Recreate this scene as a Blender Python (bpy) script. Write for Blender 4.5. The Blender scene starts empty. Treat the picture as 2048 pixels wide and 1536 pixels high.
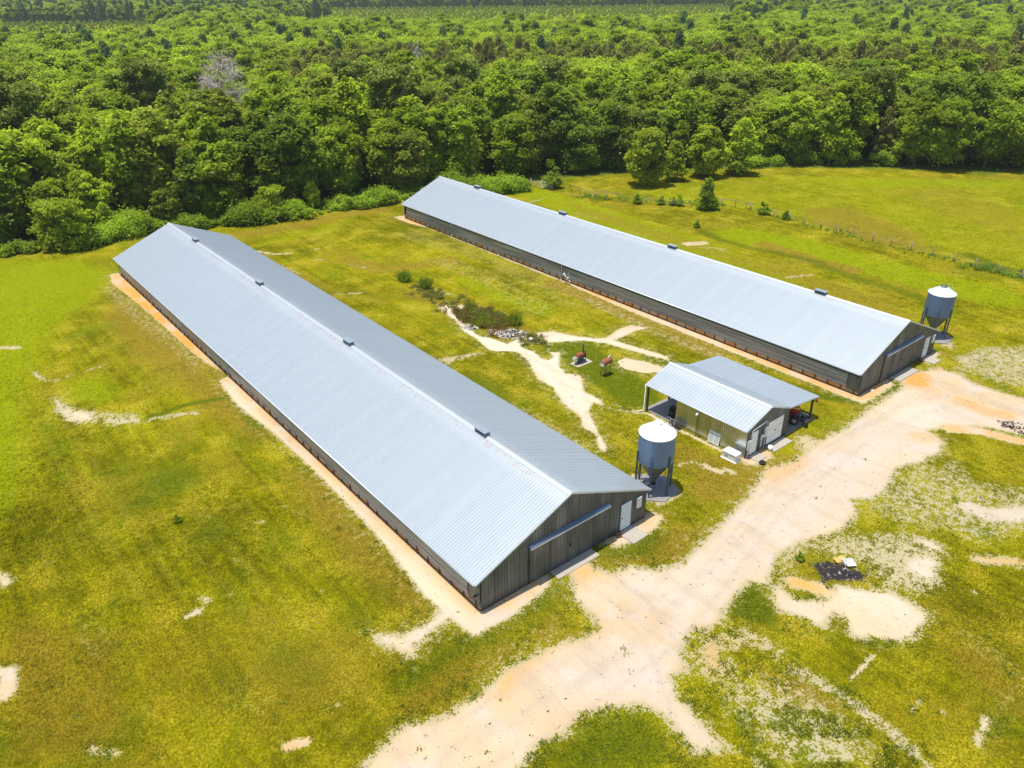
import bpy, bmesh, math, random
import numpy as np
from mathutils import Vector, Matrix
R=math.radians
rng=np.random.default_rng(7); random.seed(7)
SC=bpy.context.scene; COL=SC.collection
# ---------------------------------------------------------------- camera, light, exposure
CAM=(-19.059,-26.782,31.868); YAW,PITCH,ROLL=0.6747,0.4872,-0.0092
cd=bpy.data.cameras.new('camera'); cam=bpy.data.objects.new('camera',cd); COL.objects.link(cam); SC.camera=cam
cd.sensor_width=36; cd.lens=36*1556.93/2048; cd.clip_start=.5; cd.clip_end=9000
fw=Vector((math.sin(YAW)*math.cos(PITCH),math.cos(YAW)*math.cos(PITCH),-math.sin(PITCH)))
r0=fw.cross(Vector((0,0,1))).normalized(); u0=r0.cross(fw)
rr=math.cos(ROLL)*r0+math.sin(ROLL)*u0; uu=-math.sin(ROLL)*r0+math.cos(ROLL)*u0
M=Matrix((rr,uu,-fw)).transposed().to_4x4(); M.translation=Vector(CAM); cam.matrix_world=M
SUN_EL=R(79); SUN_DIR=Vector((-.86,.5,0)).normalized()       # towards the sun, in plan
toward=Vector((SUN_DIR.x*math.cos(SUN_EL),SUN_DIR.y*math.cos(SUN_EL),math.sin(SUN_EL)))
sd=bpy.data.lights.new('sun','SUN'); sd.energy=4.6; sd.angle=R(.5); sd.color=(1,.96,.88)
sun=bpy.data.objects.new('sun',sd); COL.objects.link(sun); sun.rotation_euler=toward.to_track_quat('Z','Y').to_euler(); sun.location=(0,0,80)
W=bpy.data.worlds.new('World'); SC.world=W; W.use_nodes=True
nt=W.node_tree; nt.nodes.clear()
sky=nt.nodes.new('ShaderNodeTexSky'); sky.sky_type='NISHITA'; sky.sun_disc=False; sky.sun_elevation=SUN_EL
sky.sun_rotation=math.atan2(SUN_DIR.x,SUN_DIR.y); sky.dust_density=1.; sky.air_density=1.
bg=nt.nodes.new('ShaderNodeBackground'); bg.inputs[1].default_value=.15
wo=nt.nodes.new('ShaderNodeOutputWorld'); nt.links.new(sky.outputs[0],bg.inputs[0]); nt.links.new(bg.outputs[0],wo.inputs[0])
SC.view_settings.view_transform='Standard'; SC.view_settings.look='None'; SC.view_settings.exposure=.2; SC.view_settings.gamma=1
SC.render.engine='CYCLES'; SC.cycles.max_bounces=6; SC.cycles.transparent_max_bounces=6
# ---------------------------------------------------------------- helpers
def S01(a,b,x):
    t=np.clip((x-a)/(b-a),0,1); return t*t*(3-2*t)
def hgt(x,y):
    x=np.asarray(x,float); y=np.asarray(y,float)
    return -.5*S01(34,39.5,x)-.68*S01(54.5,58,x)-.9*S01(5,22,-x)-.45*np.exp(-((x-27)/6)**2-((y-36)/20)**2)
def H(x,y): return float(hgt(x,y))
def tag(o,label=None,cat=None,group=None,kind=None):
    for k,v in (('label',label),('category',cat),('group',group),('kind',kind)):
        if v: o[k]=v
    return o
def empty(name,loc,label,cat,rz=0,group=None):
    o=bpy.data.objects.new(name,None); COL.objects.link(o); o.location=loc; o.rotation_euler=(0,0,rz); o.empty_display_size=.3
    return tag(o,label,cat,group)
def link(name,me,parent=None,loc=None,rot=None,label=None):
    o=bpy.data.objects.new(name,me); COL.objects.link(o)
    if parent: o.parent=parent
    if loc is not None: o.location=loc
    if rot is not None: o.rotation_euler=rot
    if label: o['label']=label
    return o
def copy_tree(o,parent=None):
    c=o.copy(); COL.objects.link(c); c.parent=parent
    for ch in list(o.children): copy_tree(ch,c)
    return c
class MB:
    def __init__(s): s.v=[]; s.f=[]; s.m=[]; s.sm=[]
    def add(s,v,f,m=0,smooth=False):
        n=len(s.v); s.v+= [tuple(p) for p in v]; s.f+=[tuple(i+n for i in q) for q in f]; s.m+=[m]*len(f); s.sm+=[smooth]*len(f)
    def box(s,x0,x1,y0,y1,z0,z1,m=0):
        s.add([(x,y,z) for z in (z0,z1) for y in (y0,y1) for x in (x0,x1)],[(0,2,3,1),(4,5,7,6),(0,1,5,4),(2,6,7,3),(0,4,6,2),(1,3,7,5)],m)
    def obox(s,c,sx,sy,sz,rz=0,m=0,rx=0,ry=0):
        Mx=Matrix.Translation(c)@Matrix.Rotation(rz,4,'Z')@Matrix.Rotation(ry,4,'Y')@Matrix.Rotation(rx,4,'X')
        vs=[Mx@Vector((x*sx/2,y*sy/2,z*sz/2)) for z in (-1,1) for y in (-1,1) for x in (-1,1)]
        s.add(vs,[(0,2,3,1),(4,5,7,6),(0,1,5,4),(2,6,7,3),(0,4,6,2),(1,3,7,5)],m)
    def tube(s,pts,r,n=8,m=0,r2=None,cap=True):
        pts=[Vector(p) for p in pts]; rings=[]
        for i,p in enumerate(pts):
            d=(pts[min(i+1,len(pts)-1)]-pts[max(i-1,0)]).normalized()
            a=d.cross(Vector((0,0,1)));
            if a.length<1e-3: a=Vector((1,0,0))
            a.normalize(); b=d.cross(a); t=i/(len(pts)-1); rad=r if r2 is None else r+(r2-r)*t
            rings.append([p+rad*(math.cos(2*math.pi*k/n)*a+math.sin(2*math.pi*k/n)*b) for k in range(n)])
        v=[q for g in rings for q in g]; f=[]
        for i in range(len(pts)-1):
            for k in range(n): f.append((i*n+k,i*n+(k+1)%n,(i+1)*n+(k+1)%n,(i+1)*n+k))
        if cap: f.append(tuple(range(n))[::-1]); f.append(tuple((len(pts)-1)*n+k for k in range(n)))
        s.add(v,f,m,True)
    def lathe(s,prof,c=(0,0,0),n=32,m=0,axis='Z',smooth=True):
        v=[];f=[]
        for (r,z) in prof:
            for k in range(n):
                a=2*math.pi*k/n; p=(r*math.cos(a),r*math.sin(a),z)
                if axis=='X': p=(z,p[0],p[1])
                if axis=='Y': p=(p[0],z,p[1])
                v.append((p[0]+c[0],p[1]+c[1],p[2]+c[2]))
        for i in range(len(prof)-1):
            for k in range(n): f.append((i*n+k,i*n+(k+1)%n,(i+1)*n+(k+1)%n,(i+1)*n+k))
        s.add(v,f,m,smooth)
    def build(s,name,mats,parent=None,loc=None,rot=None,bevel=0,label=None):
        me=bpy.data.meshes.new(name); me.from_pydata(s.v,[],s.f)
        for mm in (mats if isinstance(mats,(list,tuple)) else [mats]): me.materials.append(mm)
        me.polygons.foreach_set('material_index',s.m); me.polygons.foreach_set('use_smooth',s.sm); me.update()
        o=link(name,me,parent,loc,rot,label)
        if bevel:
            b=o.modifiers.new('bevel','BEVEL'); b.width=bevel; b.segments=2; b.limit_method='ANGLE'
        return o
def quads_mesh(name,V,mat,attr=None):
    "V: (n,4,3) array of separate quads"
    n=len(V); me=bpy.data.meshes.new(name)
    me.vertices.add(n*4); me.vertices.foreach_set('co',V.reshape(-1).astype('f4'))
    me.loops.add(n*4); me.loops.foreach_set('vertex_index',np.arange(n*4,dtype='i4'))
    me.polygons.add(n); me.polygons.foreach_set('loop_start',np.arange(0,n*4,4,dtype='i4')); me.polygons.foreach_set('loop_total',np.full(n,4,'i4'))
    if attr is not None:
        a=me.attributes.new('tint','FLOAT','FACE'); a.data.foreach_set('value',attr.astype('f4'))
    me.materials.append(mat); me.update(calc_edges=True); me.validate(); return me
# ---------------------------------------------------------------- materials
class N:
    def __init__(s,name):
        s.m=bpy.data.materials.new(name); s.m.use_nodes=True; s.t=s.m.node_tree; s.t.nodes.clear()
        s.o=s.n('ShaderNodeOutputMaterial')
    def n(s,ty,**k):
        x=s.t.nodes.new(ty)
        for a,b in k.items():
            if a.startswith('i_'):
                key=a[2:]; key=int(key) if key.isdigit() else key.replace('_',' ')
                s.put(x.inputs[key],b)
            else: setattr(x,a,b)
        return x
    def put(s,inp,b):
        if isinstance(b,bpy.types.NodeSocket): s.t.links.new(b,inp)
        elif isinstance(b,(tuple,list)) and len(b)==3 and inp.type=='RGBA': inp.default_value=(*b,1)
        else: inp.default_value=b
    def math(s,op,a,b=None,c=None,clamp=False):
        x=s.n('ShaderNodeMath',operation=op,use_clamp=clamp); s.put(x.inputs[0],a)
        if b is not None: s.put(x.inputs[1],b)
        if c is not None: s.put(x.inputs[2],c)
        return x.outputs[0]
    def mix(s,f,a,b,mode='MIX'):
        x=s.n('ShaderNodeMix',data_type='RGBA',blend_type=mode); s.put(x.inputs[0],f); s.put(x.inputs[6],a); s.put(x.inputs[7],b); return x.outputs[2]
    def noise(s,vec,scale,detail=3,rough=.55,dist=0):
        x=s.n('ShaderNodeTexNoise'); s.put(x.inputs['Vector'],vec); x.inputs['Scale'].default_value=scale; x.inputs['Detail'].default_value=detail; x.inputs['Roughness'].default_value=rough; x.inputs['Distortion'].default_value=dist
        return x.outputs['Fac']
    def step(s,x,a,b,lo=0.,hi=1.):
        y=s.n('ShaderNodeMapRange',interpolation_type='SMOOTHSTEP'); s.put(y.inputs[0],x); y.inputs[1].default_value=a; y.inputs[2].default_value=b; y.inputs[3].default_value=lo; y.inputs[4].default_value=hi; return y.outputs[0]
    def mapping(s,vec,sc=(1,1,1),rot=(0,0,0)):
        x=s.n('ShaderNodeMapping'); s.put(x.inputs[0],vec); x.inputs['Scale'].default_value=sc; x.inputs['Rotation'].default_value=rot; return x.outputs[0]
    def obj(s): return s.n('ShaderNodeTexCoord').outputs['Object']
    def pos(s): return s.n('ShaderNodeNewGeometry').outputs['Position']
    def attr(s,name):
        return s.n('ShaderNodeAttribute',attribute_name=name)
    def bsdf(s,color,rough=.6,metal=0.,bump=None,bstr=.3,bdist=.02,spec=.4):
        p=s.n('ShaderNodeBsdfPrincipled'); s.put(p.inputs['Base Color'],color); s.put(p.inputs['Roughness'],rough); s.put(p.inputs['Metallic'],metal); p.inputs['Specular IOR Level'].default_value=spec
        if bump is not None:
            b=s.n('ShaderNodeBump'); b.inputs['Strength'].default_value=bstr; b.inputs['Distance'].default_value=bdist; s.put(b.inputs['Height'],bump); s.t.links.new(b.outputs[0],p.inputs['Normal'])
        s.t.links.new(p.outputs[0],s.o.inputs[0]); return p
def simple(name,c,rough=.6,metal=0.,var=.25,scale=3.,bump=.15,spec=.4,c2=None,t=(.55,.75)):
    s=N(name); v=s.obj(); a=s.noise(v,scale,5,.65); b=s.noise(v,scale*9,3)
    k=s.math('ADD',1-var/2,s.math('MULTIPLY',s.math('ADD',a,s.math('MULTIPLY',b,.5)),var*.7))
    col=s.mix(1.,c,s.n('ShaderNodeCombineColor',i_0=k,i_1=k,i_2=k).outputs[0],'MULTIPLY')
    if c2: col=s.mix(s.step(s.noise(v,scale*1.7,6,.7),*t),col,c2)
    s.bsdf(col,rough,metal,b,bump,.02,spec); return s.m
M_roof_cache={}
def roof_mat(name,rust,ridge_x):
    s=N(name); v=s.obj(); x=s.n('ShaderNodeSeparateXYZ',i_0=v)
    big=s.noise(s.mapping(v,(.15,.9,1)),1.,4,.6); fine=s.noise(v,14,3); sheet=s.noise(s.mapping(v,(.02,1.,0)),1.08,0)
    col=s.mix(s.step(big,.3,.7),(.395,.44,.465),(.41,.455,.48))
    col=s.mix(s.step(sheet,.35,.65,0,.35),col,(.36,.41,.44))
    col=s.mix(s.step(fine,.5,.8,0,.12),col,(.36,.40,.44))
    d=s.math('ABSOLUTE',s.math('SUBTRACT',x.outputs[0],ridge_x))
    near=s.math('LESS_THAN',d,.62)
    spots=s.math('MULTIPLY',s.step(s.noise(s.mapping(v,(2.2,5.,1)),1.,2),.50,.58),s.step(s.noise(s.mapping(v,(.0,.22,0)),1.,2),.50-rust*.1,.60-rust*.06))
    col=s.mix(s.math('MULTIPLY',s.math('MULTIPLY',near,spots),.75 if rust>0 else 0.),col,(.40,.18,.09))
    lit=s.math('MULTIPLY',s.step(d,1.25,.5),.5)  # sky light along the ridge, painted into the roof colour as a paler band
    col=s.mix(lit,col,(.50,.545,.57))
    s.bsdf(col,.42,.35,fine,.05,.01,.5); return s.m
def metal_wall(name,c,c2,rough=.38,metal=.75,seam=0):
    s=N(name); v=s.obj(); st=s.noise(s.mapping(v,(1.1,1.1,.35)),1.,3,.5); sp=s.noise(v,22,3); sheet=s.noise(s.mapping(v,(1.1,1.1,0)),1.,0)
    col=s.mix(s.step(st,.3,.7),c,c2); col=s.mix(s.step(sheet,.4,.6,0,.5),col,tuple(k*.72 for k in c))
    x=s.n('ShaderNodeSeparateXYZ',i_0=v)
    grime=s.math('MULTIPLY',s.step(s.math('ADD',x.outputs[2],s.math('MULTIPLY',st,.6)),.65,.2),.35)
    col=s.mix(grime,col,(.16,.12,.08))
    if seam:
        fr=s.math('FRACT',s.math('MULTIPLY',x.outputs[0],1/.92)); col=s.mix(s.math('MULTIPLY',s.math('LESS_THAN',fr,.05),.75),col,(.03,.03,.03))
    s.bsdf(col,s.math('ADD',rough,s.math('MULTIPLY',sp,.15)),metal,st,.12,.02,.5); return s.m
def leaf_mat(name,c1,c2,c3,trans=.62):
    s=N(name); t=s.attr('tint').outputs['Fac']; oi=s.n('ShaderNodeObjectInfo').outputs['Random']
    col=s.mix(t,c1,c2); col=s.mix(s.math('MULTIPLY',oi,.6),col,c3)
    v=s.step(s.noise(s.pos(),.09,2),.35,.65,.78,1.22); cc=s.n('ShaderNodeCombineColor',i_0=v,i_1=v,i_2=v).outputs[0]
    col=s.mix(1.,col,cc,'MULTIPLY')
    d=s.n('ShaderNodeBsdfDiffuse',i_0=col); tr=s.n('ShaderNodeBsdfTranslucent',i_0=s.mix(.4,col,(.42,.52,.03)))
    g=s.n('ShaderNodeBsdfGlossy',i_0=(.7,.75,.7)); g.inputs['Roughness'].default_value=.45
    m=s.n('ShaderNodeMixShader',i_0=trans,i_1=d.outputs[0],i_2=tr.outputs[0]); m2=s.n('ShaderNodeMixShader',i_0=.012,i_1=m.outputs[0],i_2=g.outputs[0])
    s.t.links.new(m2.outputs[0],s.o.inputs[0]); return s.m
def grass_col(s,P):
    "grass colour as a function of where it grows; shared by the sheet and the blades"
    n1=s.noise(P,.055,3,.5,.6); n2=s.noise(P,.3,4,.6); n3=s.noise(P,2.2,4,.65); n4=s.noise(P,8.,3,.6); ns=s.noise(s.mapping(P,(1.5,.05,1),(0,0,R(4))),1.,3,.6)
    a=s.attr('ma').outputs['Color']; b=s.attr('mb').outputs['Color']; c=s.attr('mc').outputs['Color']
    A=s.n('ShaderNodeSeparateColor',i_0=a).outputs; B=s.n('ShaderNodeSeparateColor',i_0=b).outputs; C=s.n('ShaderNodeSeparateColor',i_0=c).outputs
    k=s.math('ADD',s.math('MULTIPLY',n1,.45),s.math('ADD',s.math('MULTIPLY',n2,.45),s.math('ADD',s.math('MULTIPLY',ns,.42),s.math('MULTIPLY',n3,.35))))
    g=s.mix(s.step(k,.66,1.02),(.10,.098,.001),(.315,.285,.003))
    g=s.mix(s.step(s.math('ADD',n2,s.math('MULTIPLY',n4,.35)),.64,.92,0,.6),g,(.40,.31,.012))
    g=s.mix(s.math('MULTIPLY',s.step(s.math('ADD',n4,s.math('MULTIPLY',n2,.7)),.88,1.05),.3),g,(.46,.36,.08))
    pb=s.noise(P,.13,4,.6,.8); g=s.mix(s.step(pb,.50,.64,0,.7),g,s.mix(n3,(.17,.13,.006),(.34,.27,.02))); pg=s.noise(s.mapping(P,(1,1,1),(0,0,1.)),.17,4,.6,.8); g=s.mix(s.step(pg,.54,.68,0,.7),g,s.mix(n3,(.085,.12,.002),(.19,.23,.004)))
    def lay(g,m,amt,colr):
        f=s.math('MULTIPLY',s.step(s.math('ADD',m,s.math('MULTIPLY',s.math('SUBTRACT',n3,.5),.55)),.12,.8),amt); return s.mix(f,g,colr)
    rt=s.attr('rut').outputs['Fac']; g=s.mix(s.math('MULTIPLY',rt,.8),g,(.30,.25,.03))
    g=lay(g,C[1],.85,s.mix(n3,(.17,.22,.001),(.30,.34,.003)))
    g=lay(g,C[0],.85,s.mix(n3,(.15,.105,.008),(.36,.23,.035)))
    g=lay(g,B[2],.95,s.mix(n3,(.05,.085,.003),(.12,.15,.006)))
    g=s.mix(s.step(n4,.36,.62,.55,0),g,(.06,.07,.004)); g=s.mix(s.step(n3,.52,.72,0,.22),g,(.36,.33,.003)); g=s.mix(s.step(s.noise(P,19,2),.52,.68,0,.22),g,(.42,.37,.02))
    return g,(n1,n2,n3,n4),A,B,C
def ground_mat():
    s=N('ground'); P=s.pos(); g,(n1,n2,n3,n4),A,B,C=grass_col(s,P); Cc=s.attr('md').outputs['Fac']
    n5=s.noise(P,26,2); nb=s.noise(P,.9,4,.6)
    e=s.math('ADD',s.math('MULTIPLY',s.math('SUBTRACT',n3,.5),1.3),s.math('ADD',s.math('MULTIPLY',s.math('SUBTRACT',nb,.5),.5),s.math('MULTIPLY',s.math('SUBTRACT',n4,.5),1.1)))
    dirt=s.mix(nb,(.47,.335,.20),(.60,.455,.29)); dirt=s.mix(s.step(n5,.35,.75,0,.25),dirt,(.55,.40,.24))
    dirt=s.mix(s.math('MULTIPLY',C[2],.8),dirt,(.66,.57,.42))
    gr=s.mix(s.step(n4,.3,.7),(.56,.475,.385),(.45,.39,.335)); gr=s.mix(s.step(n5,.5,.7,0,.3),gr,(.45,.38,.32))
    dirt=s.mix(s.math('MULTIPLY',A[1],s.step(n3,.25,.7,.5,.95)),dirt,gr)
    org=s.mix(n3,(.56,.22,.012),(.62,.32,.05))
    dirt=s.mix(s.math('MULTIPLY',A[2],s.step(s.math('ADD',nb,A[2]),.5,1.2,.3,.95)),dirt,org)
    dirt=s.mix(s.step(nb,.60,.78,0,.35),dirt,(.66,.45,.24))
    sp=s.noise(s.mapping(P,(1,1,1)),5.,4,.7)
    dirt=s.mix(s.step(sp,.66,.72,0,.55),dirt,(.22,.19,.05))
    trk=s.noise(s.mapping(P,(.9,.10,1),(0,0,R(-62))),1.,4,.6); dirt=s.mix(s.step(trk,.48,.66,0,.5),dirt,(.40,.31,.22)); dirt=s.mix(s.step(n2,.45,.65,0,.55),dirt,(.52,.46,.40)); dirt=s.mix(s.step(n1,.35,.6,.3,0),dirt,(.66,.55,.38)); dirt=s.mix(s.step(s.noise(P,1.3,5,.7,.8),.56,.66,0,.4),dirt,(.45,.34,.20)); dirt=s.mix(s.step(n4,.6,.68,0,.3),dirt,(.42,.33,.2))
    dirt=s.mix(s.step(A[0],.85,.55,0,.8),dirt,(.38,.33,.17)); rt=s.attr('rut').outputs['Fac']; dirt=s.mix(s.math('MULTIPLY',rt,s.step(n3,.3,.6,.35,.9)),dirt,(.40,.32,.23))
    fd=s.step(s.math('ADD',A[0],s.math('MULTIPLY',e,s.step(A[0],.98,.75,.15,1))),.38,.60)
    sprs=s.math('MULTIPLY',s.step(B[0],.02,.3),s.step(s.math('ADD',B[0],s.math('ADD',s.math('MULTIPLY',s.math('SUBTRACT',n4,.5),1.2),s.math('MULTIPLY',s.math('SUBTRACT',n3,.5),1.7))),.38,.78))
    base=s.math('MULTIPLY',s.step(s.math('ADD',n4,s.math('ADD',n3,n2)),1.86,2.0),.5)
    f=s.math('MAXIMUM',fd,s.math('MAXIMUM',s.math('MULTIPLY',sprs,.75),base))
    col=s.mix(f,g,dirt)
    ch=s.step(s.math('ADD',B[1],s.math('MULTIPLY',e,1.5)),.35,.6); ash=s.mix(s.step(s.noise(P,3.5,4,.7),.58,.66),(.035,.03,.032),(.36,.33,.31)); col=s.mix(ch,col,ash)
    fl=s.mix(n3,(.05,.08,.01),(.13,.17,.02)); col=s.mix(Cc,col,fl)
    bump=s.math('ADD',s.math('MULTIPLY',n4,.5),s.math('ADD',n3,s.math('MULTIPLY',n5,.2)))
    bs=s.bsdf(col,.95,0,bump,.55,.12,.0)
    return s.m
def blade_mat():
    s=N('grass_blades'); P=s.pos(); g,nn,A,B,C=grass_col(s,P); t=s.attr('tint').outputs['Fac']
    col=s.mix(1.,g,(1.75,1.75,1.4),'MULTIPLY'); col=s.mix(s.math('MULTIPLY',t,.10),col,(.62,.56,.03)); col=s.mix(s.step(t,.88,.92,0,.35),col,(.70,.58,.20))
    d=s.n('ShaderNodeBsdfDiffuse',i_0=col); tr=s.n('ShaderNodeBsdfTranslucent',i_0=col)
    m=s.n('ShaderNodeMixShader',i_0=.4,i_1=d.outputs[0],i_2=tr.outputs[0]); s.t.links.new(m.outputs[0],s.o.inputs[0]); return s.m
MAT=dict(
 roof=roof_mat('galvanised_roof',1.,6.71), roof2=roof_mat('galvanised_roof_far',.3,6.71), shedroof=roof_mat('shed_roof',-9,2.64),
 cap=simple('ridge_cap',(.47,.515,.545),.45,.3,.15,2,c2=(.50,.40,.32),t=(.64,.74)), trim=simple('metal_trim',(.62,.68,.73),.4,.3,.15,3),
 gable=metal_wall('gable_sheet',(.10,.115,.13),(.185,.205,.22),.38,.5,1), shedwall=metal_wall('shed_sheet',(.50,.54,.53),(.62,.66,.65),.22,.9),
 door=simple('painted_door',(.66,.72,.75),.5,0,.12,2), white=simple('white_paint',(.82,.83,.84),.4,0,.08,2), pvc=simple('white_pipe',(.75,.75,.70),.5,0,.15,3),
 ventcap=simple('vent_cap',(.30,.35,.39),.5,.3,.15,3), hood=simple('track_hood',(.13,.18,.25),.4,.5,.2,2), dark=simple('dark_steel',(.05,.05,.055),.5,.4,.3,4), darkwood=simple('dark_wood',(.10,.06,.035),.9,0,.5,4),
 board=simple('stained_board',(.46,.37,.24),.9,0,.5,.35,c2=(.60,.26,.04),t=(.46,.58)), fascia=simple('fascia_board',(.34,.32,.28),.8,0,.4,2),
 concrete=simple('concrete',(.40,.355,.29),.9,0,.25,1.5,c2=(.45,.38,.30),t=(.6,.8)), slab=simple('oil_stained_slab',(.25,.24,.23),.85,0,.4,.8,c2=(.10,.09,.09),t=(.60,.72)),
 bin=simple('galvanised_bin',(.19,.25,.33),.42,.55,.2,2.5), bintop=simple('bin_roof',(.88,.88,.88),.45,.1,.06,2), hopper=simple('bin_hopper',(.17,.17,.16),.4,.6,.3,3),
 bintop2=simple('bin_roof_rusty',(.72,.77,.82),.45,.1,.1,2,c2=(.45,.14,.06),t=(.62,.68)), rust=simple('rusty_drum',(.33,.10,.05),.8,.1,.6,4,c2=(.16,.07,.05)), rustend=simple('pale_drum_end',(.46,.42,.33),.8,.1,.3,4),
 red=simple('red_paint',(.28,.03,.02),.5,.1,.3,4), yellow=simple('yellow_paint',(.72,.50,.05),.5,0,.3,4), tyre=simple('rubber',(.03,.028,.027),.9,0,.3,6), tan=simple('wheel_rim',(.42,.38,.28),.6,.2,.4,5),
 wood=simple('weathered_wood',(.27,.23,.18),.9,0,.5,6), card=simple('cardboard',(.66,.38,.12),.8,0,.15,3), cream=simple('cream_paint',(.74,.73,.66),.45,0,.1,3), silver=simple('silver_fittings',(.7,.72,.75),.3,.7,.2,6), blue=simple('blue_plastic',(.12,.35,.65),.5,0,.2,3),
 bark=simple('bark',(.16,.12,.085),.95,0,.5,3,.5), deadwood=simple('dead_wood',(.60,.51,.46),.9,0,.4,3,.4), rock=simple('rubble_stone',(.50,.46,.42),.9,0,.6,4,.5), redrock=simple('brick_rubble',(.26,.14,.10),.9,0,.5,4,.5), oldroof=simple('far_roof',(.75,.75,.78),.6,0,.1,1))
def curtain_mat():
    s=N('side_curtain'); v=s.obj(); x=s.n('ShaderNodeSeparateXYZ',i_0=v)
    fold=s.noise(s.mapping(v,(1,.12,6.)),1.,3,.6); scr=s.noise(s.mapping(v,(1,1.5,3.),(R(38),0,0)),1.6,5,.7,1.5); sheet=s.noise(s.mapping(v,(0,.06,0)),1.,2)
    col=s.mix(s.step(fold,.38,.62),(.16,.165,.16),(.42,.42,.40)); col=s.mix(s.step(sheet,.4,.6,0,.5),col,(.27,.265,.23))
    col=s.mix(s.step(s.math('ABSOLUTE',s.math('SUBTRACT',scr,.5)),.012,0,0,.4),col,(.5,.44,.34))
    s.bsdf(col,.45,0,fold,.4,.04,.4); return s.m
MAT['curtain']=curtain_mat()
LEAF=dict(
 mid=leaf_mat('leaves_mid',(.13,.20,.008),(.46,.58,.03),(.26,.36,.015)),
 dark=leaf_mat('leaves_dark',(.08,.14,.01),(.32,.44,.035),(.17,.25,.02)),
 olive=leaf_mat('leaves_olive',(0.128,0.162,0.017),(0.435,0.495,0.0525),(0.237,0.275,0.0375)),
 bright=leaf_mat('leaves_bright',(.20,.30,.01),(.60,.72,.04),(.38,.50,.03)),
 pine=leaf_mat('needles',(.08,.12,.017),(.28,.34,.05),(.16,.20,.03),.3),
 cedar=leaf_mat('needles_brown',(0.085,0.0935,0.017),(0.33,0.3,0.0675),(0.2,0.188,0.05),.3),
 young=leaf_mat('leaves_young',(.26,.34,.01),(.66,.74,.04),(.42,.52,.03),.72),
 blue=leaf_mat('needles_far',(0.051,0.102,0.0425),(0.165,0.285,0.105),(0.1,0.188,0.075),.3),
 bramble=leaf_mat('bramble_leaves',(0.119,0.204,0.0119),(0.45,0.62,0.0375),(0.225,0.35,0.025)),
 lawnweed=leaf_mat('lawn_weeds',(.13,.17,.008),(.36,.38,.02),(.20,.24,.015)),
 dead=leaf_mat('dead_weeds',(.16,.08,.03),(.40,.22,.08),(.22,.12,.04)),
 dry=leaf_mat('dry_weeds',(0.145,0.136,0.0255),(0.54,0.405,0.15),(0.188,0.25,0.0375)))
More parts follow.
